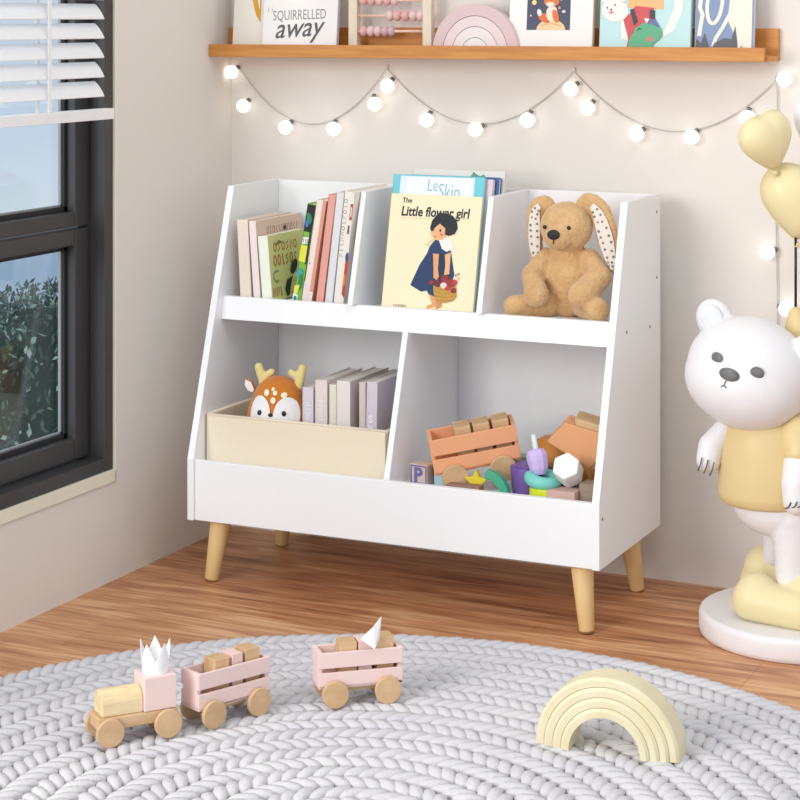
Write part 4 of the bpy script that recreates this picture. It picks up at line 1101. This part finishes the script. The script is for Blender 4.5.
# ---------------------------------------------------------------- bear statue
SX, SY = 1.2722, 0.2075
st = thing('bear_statue', 'white bear statue in a yellow vest on a round white base', 'statue', (SX, SY, 0))
mb = MB(); mb.lathe([(0.190, 0.0), (0.1945, 0.003), (0.1965, 0.012), (0.1965, 0.036), (0.194, 0.0435), (0.188, 0.0465)], STATW, seg=96); mb.build('base', st)
def L(x, y, z): return (x - SX, y - SY, z)
H = Vector(L(1.1830, 0.170, 0.514))
hr = Euler((0, R(15), R(-6))).to_matrix()
mb = MB()
mb.ell(H, (0.1270, 0.112, 0.106), STATW, rot=(0, R(15), R(-6)), seg=40, rings=24)
mb.ell(H + hr @ Vector((0, -0.02, -0.018)), (0.120, 0.105, 0.090), STATW, rot=(0, R(15), R(-6)), seg=40, rings=24)
for s_ in (-1, 1):
    c = H + hr @ Vector((s_ * 0.100, 0.004, 0.074))
    mb.ell(c, (0.037, 0.021, 0.041), STATW, rot=(0, R(15) + s_ * 0.7, 0), seg=24, rings=14)
mb.ell(L(1.218, 0.180, 0.330), (0.082, 0.066, 0.10), STATW)                # trunk under the vest
mb.ell(L(1.235, 0.182, 0.252), (0.088, 0.072, 0.058), STATW)               # hips
mb.cap(L(1.235, 0.215, 0.235), L(1.217, 0.225, 0.145), 0.036, 0.024, STATW)   # rear leg
mb.cap(L(1.275, 0.160, 0.235), L(1.272, 0.150, 0.130), 0.048, 0.034, STATW)   # front leg
body = fuse(mb, 'body', st, voxel=0.0045, smooth=5)
# the dished fronts of the ears
for s_ in (-1, 1):
    c = H + hr @ Vector((s_ * 0.1015, -0.0165, 0.0770))
    mb = MB(); mb.ell(c, (0.0265, 0.007, 0.029), mat('ear_grey', (226, 228, 232), 0.5), rot=(0, R(15) + s_ * 0.7, 0)); mb.build('ear_cup', body)
def on_head(u, v, m, lift=0.0):
    """point on the face: u right, v up in head axes"""
    rx, ry, rz = 0.1270, 0.112, 0.106
    q = 1 - (u / rx) ** 2 - (v / rz) ** 2
    y1 = -ry * math.sqrt(max(0, q))
    q2 = 1 - (u / 0.120) ** 2 - ((v + .018) / 0.090) ** 2
    y2 = -0.02 - 0.105 * math.sqrt(max(0, q2))
    return H + hr @ Vector((u, min(y1, y2) - lift, v))
for u in (-0.037, 0.046):
    mb = MB(); mb.ell(on_head(u, 0.031, 0, 0.0012), (0.0135, 0.0050, 0.0112), GREYEYE, rot=(0, R(15), R(14 if u > 0 else -22)), seg=20, rings=10); mb.build('eye', st)
mb = MB(); mb.ell(on_head(0.000, 0.013, 0, 0.000), (0.0205, 0.010, 0.0125), GREYEYE, rot=(0, R(15), 0)); mb.build('nose', st)
mb = MB(); mb.tube([on_head(-0.002, 0.001, 0, .001), on_head(-0.003, -0.009, 0, .001)], 0.0010, CLAW, seg=6); mb.tube([on_head(-0.008, -0.013, 0, .0006), on_head(-0.003, -0.0085, 0, .001), on_head(0.003, -0.012, 0, .0006)], 0.0010, CLAW, seg=6); mb.build('mouth', st)
# vest
mb = MB()
pv = [(0.060, 0.255), (0.088, 0.258), (0.0965, 0.264), (0.0985, 0.280), (0.0970, 0.330), (0.0935, 0.375), (0.086, 0.410), (0.066, 0.430), (0.05, 0.436)]
n = 48; rr_ = []
for (r_, z) in pv:
    lean_ = (z - 0.25) * 0.02
    rr_.append([mb.bm.verts.new(L(1.216 + r_ * 1.0 * math.cos(2 * PI * k / n), 0.178 + r_ * 0.84 * math.sin(2 * PI * k / n), z)) for k in range(n)])
fs = []
for i in range(len(rr_) - 1):
    for k in range(n): fs.append(mb.bm.faces.new((rr_[i][k], rr_[i][(k + 1) % n], rr_[i + 1][(k + 1) % n], rr_[i + 1][k])))
mb._fin(fs, VEST, True); mb._fin([mb.bm.faces.new(rr_[0][::-1]), mb.bm.faces.new(rr_[-1])], VEST)
mb.build('vest', st)
mb = MB(); mb.cap(L(1.283, 0.150, 0.402), L(1.292, 0.128, 0.372), 0.040, 0.034, VEST); fuse(mb, 'sleeve', st, voxel=0.004, smooth=4)
# arms with claw lines
def arm(pts, radii, claws):
    mb = MB()
    for i in range(len(pts) - 1): mb.cap(L(*pts[i]), L(*pts[i + 1]), radii[i], radii[i + 1], STATW)
    a = fuse(mb, 'arm', st, voxel=0.0035, smooth=4)
    mb = MB()
    for c in claws: mb.tube([L(*p) for p in c], 0.0014, CLAW, seg=6)
    mb.build('claw', a)
arm([(1.136, 0.155, 0.400), (1.112, 0.145, 0.365), (1.108, 0.138, 0.340)], [0.022, 0.027, 0.025],
    [[(1.103 + d, 0.1095 + d * .1, 0.350 - d * 0.3), (1.099 + d, 0.1105, 0.334 - d * .3), (1.093 + d, 0.1155, 0.322 - d * .3)] for d in (0.0, 0.012, 0.024)])
arm([(1.292, 0.128, 0.368), (1.290, 0.104, 0.318), (1.292, 0.098, 0.285)], [0.031, 0.029, 0.026],
    [[(1.288 + d, 0.071, 0.290 + d * .2), (1.283 + d, 0.072, 0.280 + d * .2), (1.276 + d, 0.0755, 0.276 + d * .2)] for d in (0.0, 0.012, 0.024)])
# rounded yellow shoes
mb = MB(); mb.cap(L(1.180, 0.250, 0.084), L(1.30, 0.262, 0.080), 0.040, 0.040, SHOEY); mb.ell(L(1.190, 0.245, 0.112), (0.040, 0.040, 0.042), SHOEY); mb.cap(L(1.198, 0.235, 0.128), L(1.30, 0.235, 0.085), 0.024, 0.032, SHOEY)
fuse(mb, 'shoe', st, voxel=0.0045, smooth=8)
mb = MB(); mb.cap(L(1.202, 0.110, 0.084), L(1.30, 0.095, 0.078), 0.040, 0.036, SHOEY); mb.ell(L(1.210, 0.118, 0.094), (0.042, 0.044, 0.042), SHOEY); mb.cap(L(1.27, 0.14, 0.090), L(1.31, 0.135, 0.105), 0.034, 0.040, SHOEY)
fuse(mb, 'shoe', st, voxel=0.0045, smooth=8)
# tan pack on the back, the pole rises from it
mb = MB(); mb.ell(L(1.268, 0.264, 0.520), (0.042, 0.034, 0.11), VEST); mb.cap(L(1.260, 0.260, 0.585), L(1.252, 0.255, 0.620), 0.032, 0.016, VEST); mb.cap(L(1.29, 0.25, 0.42), L(1.27, 0.22, 0.40), 0.045, 0.05, VEST)
fuse(mb, 'back_pack', st, voxel=0.0045, smooth=6)
po = MB(); po.cyl((0, 0, 0), (0, 0, 0.150), 0.0026, 0.0026, BLACK, seg=14); tag(po.build('balloon_pole', None, loc=(1.2520, 0.2550, 0.632)), 'thin black pole rising behind the bear statue up to the balloons', 'pole')

def heart_balloon(label, loc, rot, w, m, group='balloons above the bear statue'):
    """puffed foil heart"""
    t = thing('heart_balloon', label, 'balloon', loc, rot, group)
    mb = MB(); n = 44; K = 9
    out = []
    for i in range(n):
        a = 2 * PI * i / n
        x = 16 * math.sin(a) ** 3; z = 13 * math.cos(a) - 5 * math.cos(2 * a) - 2 * math.cos(3 * a) - math.cos(4 * a)
        hx, hz = x / 16 * w, (z + 2) / 16 * w
        out.append((hx * 0.46 + 0.54 * w * math.sin(a), hz * 0.46 + 0.54 * w * math.cos(a)))
    for side in (-1, 1):
        c = mb.bm.verts.new((0, side * w * 0.60, 0)); prev = None; fs = []
        for j in range(1, K + 1):
            q = j / K
            cur = [mb.bm.verts.new((p[0] * q, side * w * 0.60 * (max(0, 1 - q ** 2.4)) ** 0.62, p[1] * q)) for p in out]
            for i in range(n):
                f = (c, cur[i], cur[(i + 1) % n]) if prev is None else (prev[i], cur[i], cur[(i + 1) % n], prev[(i + 1) % n])
                fs.append(mb.bm.faces.new(f))
            prev = cur
        mb._fin(fs, m, True)
    bmesh.ops.remove_doubles(mb.bm, verts=mb.bm.verts, dist=0.0002)
    bmesh.ops.recalc_face_normals(mb.bm, faces=mb.bm.faces)
    b = mb.build('envelope', t)
    mb = MB(); mb.tube([(p[0] * 1.004, 0, p[1] * 1.004) for p in out] + [(out[0][0], 0, out[0][1] * 1.004)], 0.0013, m, seg=6); mb.build('seam', b)
    mb = MB(); mb.cyl((0, 0, -w * 1.02), (0, 0, -w * 1.16), 0.004, 0.006, m, seg=12); mb.build('neck', b)
    return t
heart_balloon('yellow heart balloon, upper one of the pair above the bear statue', (1.2080, 0.195, 0.9700), (R(-4), R(-16), R(58)), 0.0640, BALLY)
heart_balloon('yellow heart balloon, lower one sitting on top of the black pole', (1.2620, 0.262, 0.8500), (0, R(6), R(24)), 0.0840, BALLY)
heart_balloon('white heart balloon beside the upper yellow one', (1.3080, 0.300, 0.9930), (0, R(12), R(-15)), 0.080, BALLW)

# ---------------------------------------------------------------- light
w = bpy.data.worlds.new('sky'); SC.world = w; w.use_nodes = True
nt = w.node_tree; bg = nt.nodes['Background']
tc = nt.nodes.new('ShaderNodeTexCoord'); n1 = nt.nodes.new('ShaderNodeTexNoise'); n1.inputs['Scale'].default_value = 5.0; n1.inputs['Detail'].default_value = 6
mpw = nt.nodes.new('ShaderNodeMapping'); mpw.inputs['Scale'].default_value = (1, 1, 2.4)
rp = nt.nodes.new('ShaderNodeValToRGB')
rp.color_ramp.elements[0].position = 0.42; rp.color_ramp.elements[0].color = lin((206, 218, 230))
rp.color_ramp.elements[1].position = 0.70; rp.color_ramp.elements[1].color = lin((230, 234, 238))
nt.links.new(tc.outputs['Generated'], mpw.inputs['Vector']); nt.links.new(mpw.outputs['Vector'], n1.inputs['Vector'])
nt.links.new(n1.outputs['Fac'], rp.inputs['Fac']); nt.links.new(rp.outputs['Color'], bg.inputs['Color'])
bg.inputs['Strength'].default_value = 0.85

def area(name, loc, target, sx, sy, power, col):
    l = bpy.data.lights.new(name, 'AREA'); l.shape = 'RECTANGLE'; l.size = sx; l.size_y = sy; l.energy = power; l.color = col
    o = bpy.data.objects.new(name, l); COL.objects.link(o); o.location = loc
    o.rotation_euler = (Vector(target) - Vector(loc)).to_track_quat('-Z', 'Y').to_euler()
    return o
area('front_left_key', (-0.75, -3.9, 1.75), (0.5, 0.2, 0.42), 2.2, 1.7, 108, (1.0, 0.965, 0.925))  # added soft key from the front left, no window modelled there
area('overhead_fill', (1.7, -1.5, 2.9), (0.6, -0.3, 0.3), 1.5, 1.5, 15, (1.0, 0.94, 0.86))  # added unseen fill from above, lifts the left wall

# ---------------------------------------------------------------- camera (shift lens, level)
cam = bpy.data.cameras.new('camera'); co = bpy.data.objects.new('camera', cam); COL.objects.link(co)
cam.sensor_width = 36; cam.lens = 1983.4 / 800 * 36
cam.shift_y = -(400 - 16.8) / 800
cam.clip_start = 0.05; cam.clip_end = 500
co.location = (2.2135, -3.6486, 1.2108); co.rotation_euler = (R(90), 0, R(25.12))
SC.camera = co
vs = SC.view_settings
vs.view_transform = 'Standard'; vs.look = 'None'; vs.gamma = 1.0; vs.use_curve_mapping = False; vs.exposure = 0.24
